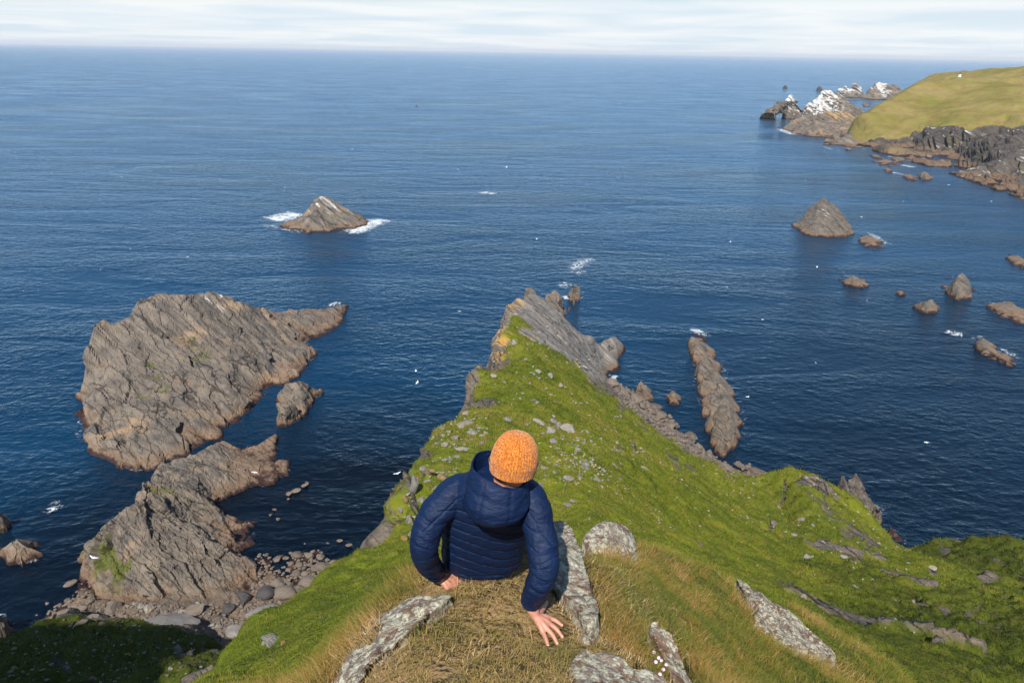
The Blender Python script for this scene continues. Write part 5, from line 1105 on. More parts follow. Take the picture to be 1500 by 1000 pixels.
# ------------------------------------------------------------------ grass
def uv_of(Q):
    r = Q-CAM; d = np.maximum(r@_f, .05); return 750+FPX*(r@_r)/d, 500-FPX*(r@_u)/d
def blades(name, Q, Nn, ln, wd, lean, tone, m_, segs=2, curl=.5):
    n = len(Q); az = RS.uniform(0, 2*math.pi, n)
    side = np.stack([np.cos(az), np.sin(az), np.zeros(n)], 1)
    up = Nn*.55+np.array([0, 0, .6])+lean+RS.normal(0, .33, (n, 3))*np.array([1, 1, .25]); up /= np.linalg.norm(up, axis=1, keepdims=True)
    bend = np.stack([RS.normal(0, 1, n), RS.normal(0, 1, n), np.full(n, -.35)], 1)*curl+lean*.8
    base = Q-Nn*.01
    w = (side*wd[:, None]*.5)
    if segs == 1:
        V = np.stack([base-w, base+w, base+up*ln[:, None]], 1).reshape(-1, 3)
        F = np.arange(n*3).reshape(n, 3); t = np.tile([0, 0, 1.], n); k = 3
    else:
        mid = base+up*(ln*.55)[:, None]+bend*(ln*.10)[:, None]; tip = base+up*ln[:, None]*.92+bend*(ln*.45)[:, None]
        V = np.stack([base-w, base+w, mid-w*.75, mid+w*.75, tip], 1).reshape(-1, 3)
        o = np.arange(n)[:, None]*5
        F = np.concatenate([o+[0, 1, 3], o+[0, 3, 2], o+[2, 3, 4]]); t = np.tile([0, 0, .55, .55, 1.], n); k = 5
    me = new_mesh(name, V, F, False); add_attr(me, 'tone', np.repeat(tone, k)); add_attr(me, 'tip', t)
    return tag(link(name, me, m_), kind='stuff')
def grass_mat(name, ramp, tipc, tipf):
    m, nt, b, o = mat(name)
    cr_ = N(nt, 'ShaderNodeValToRGB'); e = cr_.color_ramp.elements
    e[0].position, e[0].color = ramp[0][0], rgb(ramp[0][1]); e[1].position, e[1].color = ramp[-1][0], rgb(ramp[-1][1])
    for p_, c_ in ramp[1:-1]: x = e.new(p_); x.color = rgb(c_)
    L(nt, attr(nt, 'tone'), cr_.inputs[0])
    c = mixc(nt, mth(nt, 'MULTIPLY', attr(nt, 'tip'), tipf), cr_.outputs[0], tipc)
    L(nt, c, b.inputs['Base Color']); b.inputs['Roughness'].default_value = .7; b.inputs['Specular IOR Level'].default_value = .2
    tl = N(nt, 'ShaderNodeBsdfTranslucent'); L(nt, c, tl.inputs[0]); ms = N(nt, 'ShaderNodeMixShader', inp={0: .35})
    L(nt, b.outputs[0], ms.inputs[1]); L(nt, tl.outputs[0], ms.inputs[2]); L(nt, ms.outputs[0], o.inputs[0]); return m
DRYG = grass_mat("dry_grass", [(0, (.13, .14, .014)), (.3, (.22, .17, .03)), (.55, (.36, .23, .075)), (.8, (.52, .36, .17)), (1, (.72, .56, .34))], (.62, .46, .22), .35)
LONGG = grass_mat("long_grass", [(0, (.045, .085, .008)), (.35, (.10, .135, .014)), (.6, (.20, .17, .025)), (.8, (.34, .145, .035)), (1, (.50, .34, .15))], (.34, .26, .07), .35)
TURFG = grass_mat("turf_grass", [(0, (.045, .072, .003)), (.4, (.120, .160, .006)), (.72, (.205, .195, .016)), (1, (.28, .195, .06))], (.25, .22, .04), .3)
DARKG = grass_mat("shaded_turf", [(0, (.016, .03, .002)), (.5, (.045, .065, .005)), (1, (.12, .105, .02))], (.09, .095, .015), .3)  # turf colours darkened to paint in shade at the lower corners
dryA = H[..., 2]; roughA = H[..., 3]
def shrink(p, k=.87): c = np.mean(p, 0); return [tuple(c+(np.array(q)-c)*k) for q in p]
ROCKPX += [shrink(p_, .8) for p_ in ([(618, 975), (640, 962), (668, 968), (690, 982), (684, 1000), (655, 1012), (625, 1004)], [(850, 925), (868, 930), (880, 942), (868, 952), (848, 946)])]
HANDPX = [[(770, 895), (800, 875), (812, 890), (834, 912), (832, 948), (800, 955), (775, 925)], [(636, 812), (680, 812), (690, 850), (640, 862)]]
def sample(mask, n, weight=None):
    idx = np.nonzero(mask.ravel())[0]
    pr = None
    if weight is not None: pr = weight.ravel()[idx]; pr = pr/pr.sum()
    k = RS.choice(idx, n, p=pr); i, j = np.unravel_index(k, R.shape)
    i2 = np.clip(i+1, 0, R.shape[0]-1); j2 = np.clip(j+1, 0, R.shape[1]-1); a, b = RS.rand(n)[:, None], RS.rand(n)[:, None]
    Q = P[i, j]*(1-a)*(1-b)+P[i2, j]*a*(1-b)+P[i, j2]*(1-a)*b+P[i2, j2]*a*b
    return Q, nrm[i, j], i, j
UU, VV = uv_of(P.reshape(-1, 3)); UU = UU.reshape(R.shape); VV = VV.reshape(R.shape)
front = (P-CAM)@_f > .3
ROCKPX = [shrink(p_) for p_ in ROCKPX]
near = (R < 9) & (R > 1.0) & front & (UU > 250) & (UU < 1500) & (VV > 740) & (VV < 1090)
Q, n_, i, j = sample(near & (dryA > .3), 62000)
u_, v_ = uv_of(Q); ok = np.ones(len(Q), bool)
for p_ in ROCKPX+HANDPX: ok &= ~inpoly(u_, v_, p_)
pn = fbm(Q/.28, 3, 120); ok &= RS.rand(len(Q)) < .35+1.3*(dryA[i, j]-.3)
Q, n_, pn, dr = Q[ok], n_[ok], pn[ok], dryA[i, j][ok]; n = len(Q)
tone = np.clip(.80+pn*.9+.5*fbm(Q/.9, 2, 121)+RS.normal(0, .24, n)-(dr < .85)*.15, 0, 1)
green_zone = np.exp(-((Q[:, 0]-.10)**2+(Q[:, 1]-2.0)**2)/.03); tone -= green_zone*.35
blades("dry_grass", Q, n_, RS.uniform(.018, .055, n)*(1+1.3*(RS.rand(n) < .06)), RS.uniform(.0013, .0026, n)*(1+1.0*(RS.rand(n) < .12)), np.array([0.12, -.05, -.15]), np.clip(tone, 0, 1), DRYG, curl=.9)
Q, n_, i, j = sample(near & (dryA < .97) & (UU > 840), 62000)
u_, v_ = uv_of(Q); ok = np.ones(len(Q), bool)
for p_ in ROCKPX+HANDPX: ok &= ~inpoly(u_, v_, p_)
Q, n_ = Q[ok], n_[ok]; n = len(Q); rr = np.hypot(Q[:, 0], Q[:, 1])
pn = fbm(Q/.35, 3, 130); p2 = fbm(Q/.12, 2, 131)
u_, v_ = uv_of(Q); tone = np.clip(.47+pn*.8+p2*.3+RS.normal(0, .16, n)+.16*np.exp(-((u_-915)/50)**2-((v_-850)/55)**2), 0, 1)
blades("long_grass", Q, n_, RS.uniform(.035, .13, n)*(1+.5*pn)*(.6+.09*rr), RS.uniform(.0016, .003, n)*(.4+.22*rr), np.array([.18, .06, -.05]), tone, LONGG, curl=.8)
Q, n_, i, j = sample(near & (dryA < .97) & (UU < 660) & (R < 4.5), 16000)
u_, v_ = uv_of(Q); ok = np.ones(len(Q), bool)
for p_ in ROCKPX+HANDPX: ok &= ~inpoly(u_, v_, p_)
Q, n_ = Q[ok], n_[ok]; n = len(Q)
blades("long_grass", Q, n_, RS.uniform(.05, .13, n), RS.uniform(.0015, .003, n), np.array([-.3, .05, .0]), np.clip(.6+fbm(Q/.3, 3, 140)*.6+RS.normal(0, .15, n), 0, 1), LONGG, curl=.6)
turf = (R > 4.2) & (rk < .5) & (P[..., 2] > 4) & front & (UU > -30) & (UU < 1530) & (VV < 1040) & ~((R < 9) & (UU > 840))
for lo, hi, n0, L0 in ((4.2, 30, 120000, .030), (30, 240, 130000, .07)):
    mm = turf & (R >= lo) & (R < hi)
    Q, n_, i, j = sample(mm, n0)
    u_, v_ = uv_of(Q); ok = np.ones(len(Q), bool)
    for p_ in ROCKPX: ok &= ~inpoly(u_, v_, p_)
    Q, n_, i, j = Q[ok], n_[ok], i[ok], j[ok]; n = len(Q); rr = np.hypot(Q[:, 0], Q[:, 1])
    pn = fbm(Q/(rr[:, None]*.03+.3), 3, 150); p2 = fbm(Q/9, 3, 151)
    p3 = fbm(Q/1.3, 3, 153); tone = np.clip(.40+pn*.55+p2*.5+p3*.9+RS.normal(0, .16, n), 0, 1)
    rg = (roughA[i, j]+.30*pn+.3*p2) > .36
    down = np.stack([n_[:, 0], n_[:, 1], np.full(n, -.1)], 1)*.55
    for sel, m_, nm in ((~rg, TURFG, "turf_grass"), (rg, DARKG, "shade_toned_grass")):
        k = sel.sum()
        if k: blades(nm, Q[sel], n_[sel], RS.uniform(.6, 1.3, k)*(L0+.0030*rr[sel]), RS.uniform(.7, 1.3, k)*(.004+.00115*rr[sel]), down[sel], tone[sel], m_, segs=1)

# ------------------------------------------------------------------ thrift in flower
def thrift(cu, cv, heads, label, pink):
    t0 = hit(cu, cv)[0]; root = bpy.data.objects.new("thrift", None); col.objects.link(root); root.location = t0; tag(root, label, "flower")
    bm = bmesh.new(); bmesh.ops.create_icosphere(bm, subdivisions=2, radius=1)
    nz = fbm(np.array([v.co for v in bm.verts])*4, 2, 5)
    for v, k in zip(bm.verts, nz): v.co *= 1+float(k)*.35
    hm = bpy.data.meshes.new("flower_head"); bm.to_mesh(hm); bm.free(); hm.materials.append(PINK if pink else CREAM)
    for u, v, r in heads:
        q = hit(u, v+3)
        g = pt(u, v, Y=q[0][1])-t0; h_ = .02
        o = link("flower_head", hm, None, root); o.location = (g[0], g[1], g[2]+h_); o.scale = (r, r, r*.8)
        b_ = Vector((g[0]*.6, g[1]*.6, -.01)); e_ = Vector((g[0], g[1], g[2]+h_)); d_ = .0012
        me = new_mesh("stem", [b_+Vector((d_, 0, 0)), b_+Vector((-d_, d_, 0)), b_+Vector((-d_, -d_, 0)), e_+Vector((d_, 0, 0)), e_+Vector((-d_, d_, 0)), e_+Vector((-d_, -d_, 0))], [(0, 1, 4, 3), (1, 2, 5, 4), (2, 0, 3, 5)])
        link("stem", me, STEMM, root)
    n = 260; a = RS.uniform(0, 6.28, n); r_ = RS.uniform(0, .05, n)
    Qb = np.stack([np.cos(a)*r_, np.sin(a)*r_, RS.uniform(-.01, .01, n)], 1)
    o = blades("leaf_cushion", Qb, np.tile([0, 0, 1.], (n, 1)), RS.uniform(.02, .045, n), np.full(n, .0022), np.zeros(3), RS.uniform(.0, .4, n), LONGG); o.parent = root
CREAM, nt_, b_, o_ = mat("faded_thrift_head"); b_.inputs['Roughness'].default_value = .9
L(nt_, mixc(nt_, noise(nt_, objco(nt_), 3, 3), (.66, .42, .25), (.78, .66, .48)), b_.inputs['Base Color'])
PINK, nt_, b_, o_ = mat("pink_thrift_head"); b_.inputs['Roughness'].default_value = .9
L(nt_, mixc(nt_, noise(nt_, objco(nt_), 3, 3), (.62, .40, .52), (.78, .62, .70)), b_.inputs['Base Color'])
STEMM, nt_, b_, o_ = mat("flower_stem"); b_.inputs['Base Color'].default_value = (.16, .15, .05, 1)
thrift(612, 932, [(597, 915, .0075), (605, 903, .0075), (604, 910, .007), (618, 898, .0075), (615, 906, .0075), (620, 903, .007), (619, 910, .0075), (606, 918, .0075), (609, 920, .0075), (626, 915, .0075), (601, 926, .0075), (620, 920, .006), (599, 907, .006)], "clump of faded cream thrift heads on the pale rock left of the dry grass", False)
thrift(962, 985, [(957, 960, .008), (964, 968, .008), (968, 972, .007), (960, 974, .008), (976, 962, .008), (971, 985, .0075), (966, 992, .008), (975, 978, .007), (978, 962, .006)], "clump of pink thrift on the rock at the bottom right of the perch", True)
thrift(845, 975, [(844, 968, .0065), (843, 974, .0065), (848, 978, .005)], "two small pinkish thrift heads at the edge of the bottom rock", True)

# ------------------------------------------------------------------ the person on the brink
V3 = lambda *a: np.array(a, float)
class Lump:
    """collects closed lofts, fuses them by voxel remeshing into one continuous skin"""
    def __init__(s): s.V = []; s.F = []
    def loft(s, rings):
        n = len(rings[0]); b = sum(len(v) for v in s.V)
        for r in rings: s.V.append(np.asarray(r))
        for i in range(len(rings)-1):
            for k in range(n): s.F.append((b+i*n+k, b+i*n+(k+1) % n, b+(i+1)*n+(k+1) % n, b+(i+1)*n+k))
        for i, fl in ((0, True), (len(rings)-1, False)):
            c = np.mean(rings[i], 0); s.V.append(np.array([c])); ci = sum(len(v) for v in s.V)-1
            for k in range(n):
                a_, b2 = b+i*n+k, b+i*n+(k+1) % n; s.F.append((b2, a_, ci, ci) if fl else (a_, b2, ci, ci))
    def tube(s, pts, n=14, sub=6, flat=1.0):
        q = spline(pts, sub); P_, r_ = q[:, :3], q[:, 3]
        T = np.gradient(P_, axis=0); T /= np.linalg.norm(T, axis=1, keepdims=True)
        rings = []; ref = V3(0, 0, 1) if abs(T[0][2]) < .9 else V3(1, 0, 0)
        # rounded ends
        ext = [(P_[0]-T[0]*r_[0]*.75, r_[0]*.55, T[0])]+[(p, r, t) for p, r, t in zip(P_, r_, T)]+[(P_[-1]+T[-1]*r_[-1]*.75, r_[-1]*.55, T[-1])]
        for p, r, t in ext:
            x = np.cross(ref, t); x /= np.linalg.norm(x); y = np.cross(t, x); ref = y
            a = np.linspace(0, 2*math.pi, n, endpoint=False)
            rings.append(p+np.outer(np.cos(a)*r, x)+np.outer(np.sin(a)*r*flat, y))
        s.loft(rings)
    def ball(s, c, rad, rot=None, n=20):
        rings = []
        for k in range(1, 12):
            th_ = math.pi*k/12; a = np.linspace(0, 2*math.pi, n, endpoint=False)
            q = np.stack([rad[0]*math.sin(th_)*np.cos(a), rad[1]*math.sin(th_)*np.sin(a), np.full(n, -rad[2]*math.cos(th_))], 1)
            rings.append(np.asarray(c)+(q if rot is None else q@rot.T))
        s.loft(rings)
    def fuse(s, name, voxel, smooth=4, factor=.5, decimate=None):
        V = np.concatenate(s.V); bm = bmesh.new(); vs = [bm.verts.new(v) for v in V]
        for f in s.F:
            f = list(dict.fromkeys(f))
            try: bm.faces.new([vs[i] for i in f])
            except ValueError: pass
        me = bpy.data.meshes.new(name); bm.to_mesh(me); bm.free()
        o = bpy.data.objects.new(name, me); col.objects.link(o)
        m = o.modifiers.new("r", 'REMESH'); m.mode = 'VOXEL'; m.voxel_size = voxel
        if smooth: m = o.modifiers.new("s", 'SMOOTH'); m.factor = factor; m.iterations = smooth
        if decimate: m = o.modifiers.new("d", 'DECIMATE'); m.ratio = decimate
        dg = bpy.context.evaluated_depsgraph_get(); out = bpy.data.meshes.new_from_object(o.evaluated_get(dg)); out.name = name
        bpy.data.objects.remove(o); bpy.data.meshes.remove(me)
        out.polygons.foreach_set('use_smooth', np.ones(len(out.polygons), bool)); return out
def coords(me):
    a = np.empty(len(me.vertices)*3, np.float32); me.vertices.foreach_get('co', a); n = np.empty_like(a); me.vertices.foreach_get('normal', n)
    return a.reshape(-1, 3).astype(float), n.reshape(-1, 3).astype(float)
def put_coords(me, a): me.vertices.foreach_set('co', np.asarray(a, np.float32).ravel()); me.update()

person = bpy.data.objects.new("person", None); col.objects.link(person); person.location = (-.11, 2.58, 77.66)
tag(person, "person in navy quilted jacket and orange knit hat sitting on the brink, seen from behind", "person")
PB = np.array(person.location)
HC = pt(753, 677, Y=2.405)                                         # middle of the head
yaw, pit, rol = math.radians(-14), math.radians(-14), math.radians(5)
Rh = np.array(Matrix.Rotation(yaw, 3, 'Z') @ Matrix.Rotation(rol, 3, 'Y') @ Matrix.Rotation(pit, 3, 'X'))
hp = lambda x, y, z: HC+Rh@V3(x, y, z)
SR, EL_R, WR = V3(.105, 2.42, 78.255), V3(.150, 2.25, 78.02), V3(.098, 2.262, 77.80)
SL, EL_L, WL = V3(-.275, 2.44, 78.255), V3(-.376, 2.37, 78.03), V3(-.335, 2.505, 77.79)
zr = float(ground_z(np.array([.15]), np.array([2.26]))[0]); zl = float(ground_z(np.array([-.30]), np.array([2.55]))[0])
dzr, dzl = zr-77.70, zl-77.70
WR = WR+V3(0, 0, dzr*.9); WL = WL+V3(0, 0, dzl*.9)
def hpt(u, v, h, zg): return pt(u, v, Z=zg+h)
B = Lump()
# trunk, neck, head
B.tube([(-.125, 2.63, 77.80, .125), (-.11, 2.58, 77.98, .12), (-.09, 2.52, 78.12, .11), (-.075, 2.47, 78.22, .075)], 18)
nb = hp(0, -.005, -.085)
B.tube([(-.065, 2.45, 78.24, .066), tuple((V3(-.065, 2.45, 78.24)+nb)/2)+(.060,), tuple(nb)+(.056,)], 16)
B.ball(HC, (.077, .096, .108), Rh); B.ball(hp(0, .035, -.065), (.060, .068, .062), Rh)
B.tube([tuple(hp(0, .088, .005))+(.010,), tuple(hp(0, .112, -.028))+(.012,), tuple(hp(0, .103, -.036))+(.012,)], 8, 3)      # nose
B.ball(hp(0, .093, -.068), (.024, .010, .007), Rh); B.ball(hp(0, .088, -.098), (.022, .018, .016), Rh); B.ball(hp(0, .083, .022), (.055, .016, .009), Rh)
for sx in (-1, 1): B.ball(hp(sx*.078, -.004, -.02), (.010, .020, .032), Rh, 12)
# arms to the wrists
B.tube([tuple(SR+V3(-.03, .012, -.012))+(.034,), tuple(EL_R)+(.034,), tuple(WR)+(.029,)], 14); B.tube([tuple(SL+V3(.03, .012, -.012))+(.034,), tuple(EL_L)+(.034,), tuple(WL)+(.029,)], 14)
# legs over the brink
for x0, x1 in ((-.20, -.225), (-.03, .0)):
    B.tube([(x0, 2.66, 77.79, .085), (x1, 3.04, 77.74, .062), (x1, 3.16, 77.50, .052), (x1, 3.24, 77.30, .042)], 14); B.tube([(x1, 3.22, 77.27, .040), (x1, 3.36, 77.21, .034)], 10)
body = B.fuse("body", .007, 3)
# hands, fused finer, then welded on at the wrist
def hand(wr, knuck, tips, mids, thumb, zg):
    h_ = Lump()
    for k, m_, t_ in zip(knuck, mids, tips):
        h_.tube([tuple(wr)+(.017,), tuple(wr*.45+k*.55+V3(0, 0, .004))+(.0145,), tuple(k)+(.0118,)], 10, 4)
        h_.tube([tuple(k)+(.0110,), tuple(m_)+(.0095,), tuple(t_)+(.0074,)], 10, 5)
    for a, b_ in zip(knuck[:-1], knuck[1:]):
        h_.tube([tuple(wr*.5+(a+b_)*.25)+(.015,), tuple(wr*.15+(a+b_)*.425)+(.0125,)], 10, 3)
    h_.tube([tuple(wr)+(.017,), tuple(thumb[0])+(.0150,), tuple(thumb[1])+(.0112,), tuple(thumb[2])+(.0088,)], 10, 5)
    return h_
kz, mz, tz = .034, .026, .012
KR = [hpt(805, 905, kz, zr), hpt(806.5, 914, kz+.002, zr), hpt(802, 921, kz, zr), hpt(795.5, 926, kz-.006, zr)]
MR = [hpt(814, 908.5, mz, zr), hpt(816, 922, mz, zr), hpt(810.5, 931, mz, zr), hpt(800, 936, mz-.004, zr)]
TR = [hpt(823.5, 916, tz, zr), hpt(824, 933, tz, zr), hpt(816.5, 943, tz, zr), hpt(803, 946, tz, zr)]
WRh = hpt(785, 903, .055, zr)
HR = hand(WRh, KR, TR, MR, [hpt(792, 895, .034, zr), hpt(797, 888, .022, zr), hpt(801, 881.5, .014, zr)], zr)
HR.tube([tuple(WR)+(.028,), tuple((WR+WRh)/2)+(.026,), tuple(WRh)+(.020,)], 12, 3)
KL = [hpt(663, 842, kz, zl), hpt(662, 849, kz, zl), hpt(659, 856, kz-.003, zl), hpt(655, 861, kz-.008, zl)]
ML = [hpt(671, 838, mz, zl), hpt(671, 845, mz, zl), hpt(668, 852, mz-.003, zl), hpt(663, 858, mz-.006, zl)]
TL = [hpt(679, 836, tz, zl), hpt(680, 843, tz, zl), hpt(677, 850, tz, zl), hpt(671, 857, tz, zl)]
WLh = hpt(646, 849, .05, zl)
HL = hand(WLh, KL, TL, ML, [hpt(652, 841, .032, zl), hpt(650, 831, .022, zl), hpt(648, 820.5, .014, zl)], zl)
HL.tube([tuple(WL)+(.028,), tuple((WL+WLh)/2)+(.026,), tuple(WLh)+(.020,)], 12, 3)
hm_ = []
for h_ in (HR, HL): hm_.append(h_.fuse("hand", .0026, 3, .5, .5))
bm = bmesh.new(); bm.from_mesh(body)
for h_ in hm_: bm.from_mesh(h_)
bm.to_mesh(body); bm.free(); body.polygons.foreach_set('use_smooth', np.ones(len(body.polygons), bool))
c_, n_ = coords(body); put_coords(body, c_-PB)
SKIN, nt_, b_, o_ = mat("skin"); b_.inputs['Roughness'].default_value = .5; b_.inputs['Subsurface Weight'].default_value = .12; b_.inputs['Subsurface Radius'].default_value = (.01, .004, .002)
L(nt_, mixc(nt_, rmp(nt_, noise(nt_, objco(nt_), 28, 4), .35, .65), (.50, .245, .165), (.40, .165, .115)), b_.inputs['Base Color'])
L(nt_, bump(nt_, noise(nt_, objco(nt_), 160, 3), .25, .003), b_.inputs['Normal'])
body_o = link("body", body, SKIN, person)
# nails on the visible hand, eyes on the hidden face
NAIL, nt_, b_, o_ = mat("nail"); b_.inputs['Base Color'].default_value = (.58, .34, .27, 1); b_.inputs['Roughness'].default_value = .3
for t_, m_ in zip(TR+[hpt(801, 881.5, .014, zr)], MR+[hpt(797, 888, .022, zr)]):
    bm = bmesh.new(); bmesh.ops.create_uvsphere(bm, u_segments=10, v_segments=6, radius=1); me = bpy.data.meshes.new("nail"); bm.to_mesh(me); bm.free()
    o = link("nail", me, NAIL, body_o); d = Vector(t_-m_).normalized(); o.rotation_mode = 'QUATERNION'; o.rotation_quaternion = d.to_track_quat('X', 'Z'); o.scale = (.0055, .0045, .002); o.location = Vector(t_-PB)+Vector((0, 0, .0066))-d*.001
EYE, nt_, b_, o_ = mat("eye"); b_.inputs['Base Color'].default_value = (.75, .73, .7, 1)
for sx in (-1, 1):
    bm = bmesh.new(); bmesh.ops.create_uvsphere(bm, u_segments=10, v_segments=8, radius=.012); me = bpy.data.meshes.new("eye"); bm.to_mesh(me); bm.free()
    o = link("eye", me, EYE, body_o); o.location = Vector(hp(sx*.031, .079, 0)-PB)
# short dark hair at the nape and beard at the jaw
HAIR, nt_, b_, o_ = mat("dark_hair"); b_.inputs['Roughness'].default_value = .6
L(nt_, mixc(nt_, noise(nt_, objco(nt_), 90, 3), (.02, .013, .009), (.06, .038, .022)), b_.inputs['Base Color'])
hl = Lump(); hl.ball(hp(0, -.012, -.020), (.0785, .0885, .050), Rh); hm = hl.fuse("hair", .005, 2); c_, n_ = coords(hm); put_coords(hm, c_-PB); link("hair", hm, HAIR, body_o)
hl = Lump(); hl.ball(hp(0, .048, -.085), (.060, .058, .042), Rh); hm = hl.fuse("beard", .005, 2); c_, n_ = coords(hm); put_coords(hm, c_-PB); link("beard", hm, HAIR, body_o)

# jacket
NAVY, nt_, b_, o_ = mat("navy_nylon"); b_.inputs['Roughness'].default_value = .52; b_.inputs['Specular IOR Level'].default_value = .22; b_.inputs['Sheen Weight'].default_value = .0; b_.inputs['Sheen Roughness'].default_value = .4
t_ = objco(nt_); L(nt_, mixc(nt_, rmp(nt_, noise(nt_, t_, 5, 4), .35, .65), (.0026, .0105, .040), (.0040, .0155, .056)), b_.inputs['Base Color'])
mp = N(nt_, 'ShaderNodeMapping'); mp.inputs['Scale'].default_value = (18, 18, 46); L(nt_, t_, mp.inputs['Vector'])
L(nt_, bump(nt_, noise(nt_, mp.outputs[0], 1.0, 6, .65, 1.4), .5, .018, bump(nt_, noise(nt_, t_, 600, 2), .08, .001)), b_.inputs['Normal'])
J = Lump()
def ellipse(cx, cy, cz, a, b, n=40, p=2.4, tilt=0):
    t = np.linspace(0, 2*math.pi, n, endpoint=False); c, s = np.cos(t), np.sin(t)
    x = np.sign(c)*np.abs(c)**(2/p)*a; y = np.sign(s)*np.abs(s)**(2/p)*b
    return np.stack([cx+x, cy+y, cz+tilt*y], 1)
secs = [(77.735, -.125, 2.625, .185, .140), (77.80, -.124, 2.615, .195, .148), (77.90, -.115, 2.59, .197, .150), (78.02, -.10, 2.555, .214, .148), (78.12, -.092, 2.525, .226, .142), (78.20, -.086, 2.495, .222, .128), (78.265, -.082, 2.47, .185, .108), (78.315, -.076, 2.455, .135, .088), (78.345, -.068, 2.448, .095, .076)]
sp = spline([(x, y, z, a, b) for z, x, y, a, b in secs], 4)
J.loft([ellipse(x, y, z, a, b, tilt=-.05) for x, y, z, a, b in sp])
J.tube([(.03, 2.465, 78.262, .068), (.090, 2.43, 78.232, .074), (.132, 2.34, 78.14, .067), tuple(EL_R)+(.063,), (.125, 2.243, 77.92+dzr*.5, .055), tuple(WR+V3(0, 0, .012))+(.044,)], 20, 8)
J.tube([(-.19, 2.475, 78.262, .068), (-.250, 2.45, 78.232, .074), (-.330, 2.405, 78.15, .067), tuple(EL_L+V3(.012, 0, 0))+(.064,), (-.362, 2.425, 77.91+dzl*.5, .058), tuple(WL+V3(0, 0, .012))+(.047,)], 20, 8)
jk = J.fuse("jacket", .0042, 8)
c_, n_ = coords(jk)
cx = np.interp(c_[:, 2], [q[0] for q in secs], [q[1] for q in secs]); ax = np.interp(c_[:, 2], [q[0] for q in secs], [q[3] for q in secs])
dx = c_[:, 0]-cx
def segd(p, a, b):
    ab = b-a; t = np.clip(((p-a)@ab)/(ab@ab), 0, 1); return np.linalg.norm(p-(a+t[:, None]*ab), axis=1), t
dR = np.minimum(segd(c_, SR, EL_R)[0], segd(c_, EL_R, WR)[0]); dL = np.minimum(segd(c_, SL, EL_L)[0], segd(c_, EL_L, WL)[0])
sleeve = smooth01(np.abs(dx)-ax*.86, 0, .03)*(np.minimum(dR, dL) < .10)
s_ = c_[:, 2]+.26*dx+.010*np.sin(dx*16)+.30*(c_[:, 1]-2.55)*0
ph = np.mod(s_-77.73, .062)/.062
quilt = (np.minimum(ph, 1-ph)*2)
groove = np.exp(-(np.minimum(ph, 1-ph)*.062/.0032)**2)
back = (1-sleeve)*smooth01(78.27-c_[:, 2], 0, .03)*smooth01(c_[:, 2], 77.735, 77.77)
d = back*(.0026*np.sqrt(np.clip(quilt, 0, 1))-.0052*groove)
rag = np.abs(dx)-(.085+1.05*(78.31-c_[:, 2])); ragm = (c_[:, 2] > 78.13)&(c_[:, 1] < 2.47)
d -= .0055*np.exp(-(rag/.005)**2)*ragm
hem = np.exp(-((c_[:, 2]-77.765)/.006)**2)*(1-sleeve); d -= .004*hem
# creases: across the sleeves, stronger near elbow and cuff
for S_, E_, W_ in ((SR, EL_R, WR), (SL, EL_L, WL)):
    for a, b_, amp_ in ((S_, E_, .0075), (E_, W_, .0105)):
        dd_, tt = segd(c_, a, b_); ln_ = np.linalg.norm(b_-a)
        m_ = sleeve*(dd_ < .10)*((tt > 0.02) & (tt < .98))
        q = np.stack([tt*ln_*34+fbm(c_*9, 2, 300)*1.6, c_[:, 0]*6, c_[:, 1]*6], 1)
        d += m_*amp_*fbm(q, 3, 310)
d += .0055*fbm(c_*np.array([7, 7, 17]), 3, 320)+.0016*fbm(c_*40, 2, 330)
put_coords(jk, c_+n_*d[:, None]-PB)
jk.polygons.foreach_set('use_smooth', np.ones(len(jk.polygons), bool))
jacket = link("jacket", jk, NAVY, person)
# hood: a folded pouch standing round the neck
nA, rings = 120, []
prof = [(-.060, 2.425, 78.195, .088, .105, 0), (-.060, 2.414, 78.200, .110, .130, 0), (-.058, 2.400, 78.222, .132, .152, .03), (-.054, 2.396, 78.262, .142, .158, .08), (-.049, 2.402, 78.310, .137, .148, .18), (-.044, 2.410, 78.362, .126, .133, .26), (-.042, 2.414, 78.386, .120, .122, .30),
        (-.042, 2.416, 78.391, .113, .113, .30), (-.043, 2.420, 78.378, .107, .106, .28), (-.047, 2.425, 78.33, .098, .095, .2), (-.055, 2.43, 78.27, .085, .082, .1)]
hp_ = spline([list(q) for q in prof], 8)
a = np.linspace(0, 2*math.pi, nA, endpoint=False); rings = []
for cx_, cy_, cz_, rx, ry, tl in hp_:
    x = np.cos(a)*rx; y = np.sin(a)*ry; rings.append(np.stack([cx_+x, cy_+y, cz_-tl*x*.95+tl*.12*y+.012*np.sin(3*a+1)*(tl > .1)*tl*2], 1))
G = np.array(rings); nr = len(G)
nn_ = np.cross(np.roll(G, -1, 1)-np.roll(G, 1, 1), np.gradient(G, axis=0)); nn_ /= np.linalg.norm(nn_, axis=-1, keepdims=True)+1e-9
outer = (np.arange(nr) < nr*.62)[:, None]*np.ones(nA)
bk = -math.pi/2
seam = np.zeros((nr, nA))
for off in (-.52, .40): seam += np.exp(-(((a-(bk+2*math.pi)-off+math.pi) % (2*math.pi)-math.pi)/.035)**2)[None]
for fr in (.16, .30, .43): seam += .7*np.exp(-((np.arange(nr)/nr-fr)/.010)**2)[:, None]*np.ones(nA)
dsp = -.0040*seam*outer+.011*fbm(G.reshape(-1, 3)*np.array([10, 10, 20]), 3, 340).reshape(nr, nA)
G = G+nn_*dsp[..., None]*np.sign((nn_*(G-np.array([-.05, 2.42, 78.31]))).sum(-1, keepdims=True)+1e-9)*np.where(outer[..., None] > 0, 1, -1)
F = [(i*nA+k, i*nA+(k+1) % nA, (i+1)*nA+(k+1) % nA, (i+1)*nA+k) for i in range(nr-1) for k in range(nA)]
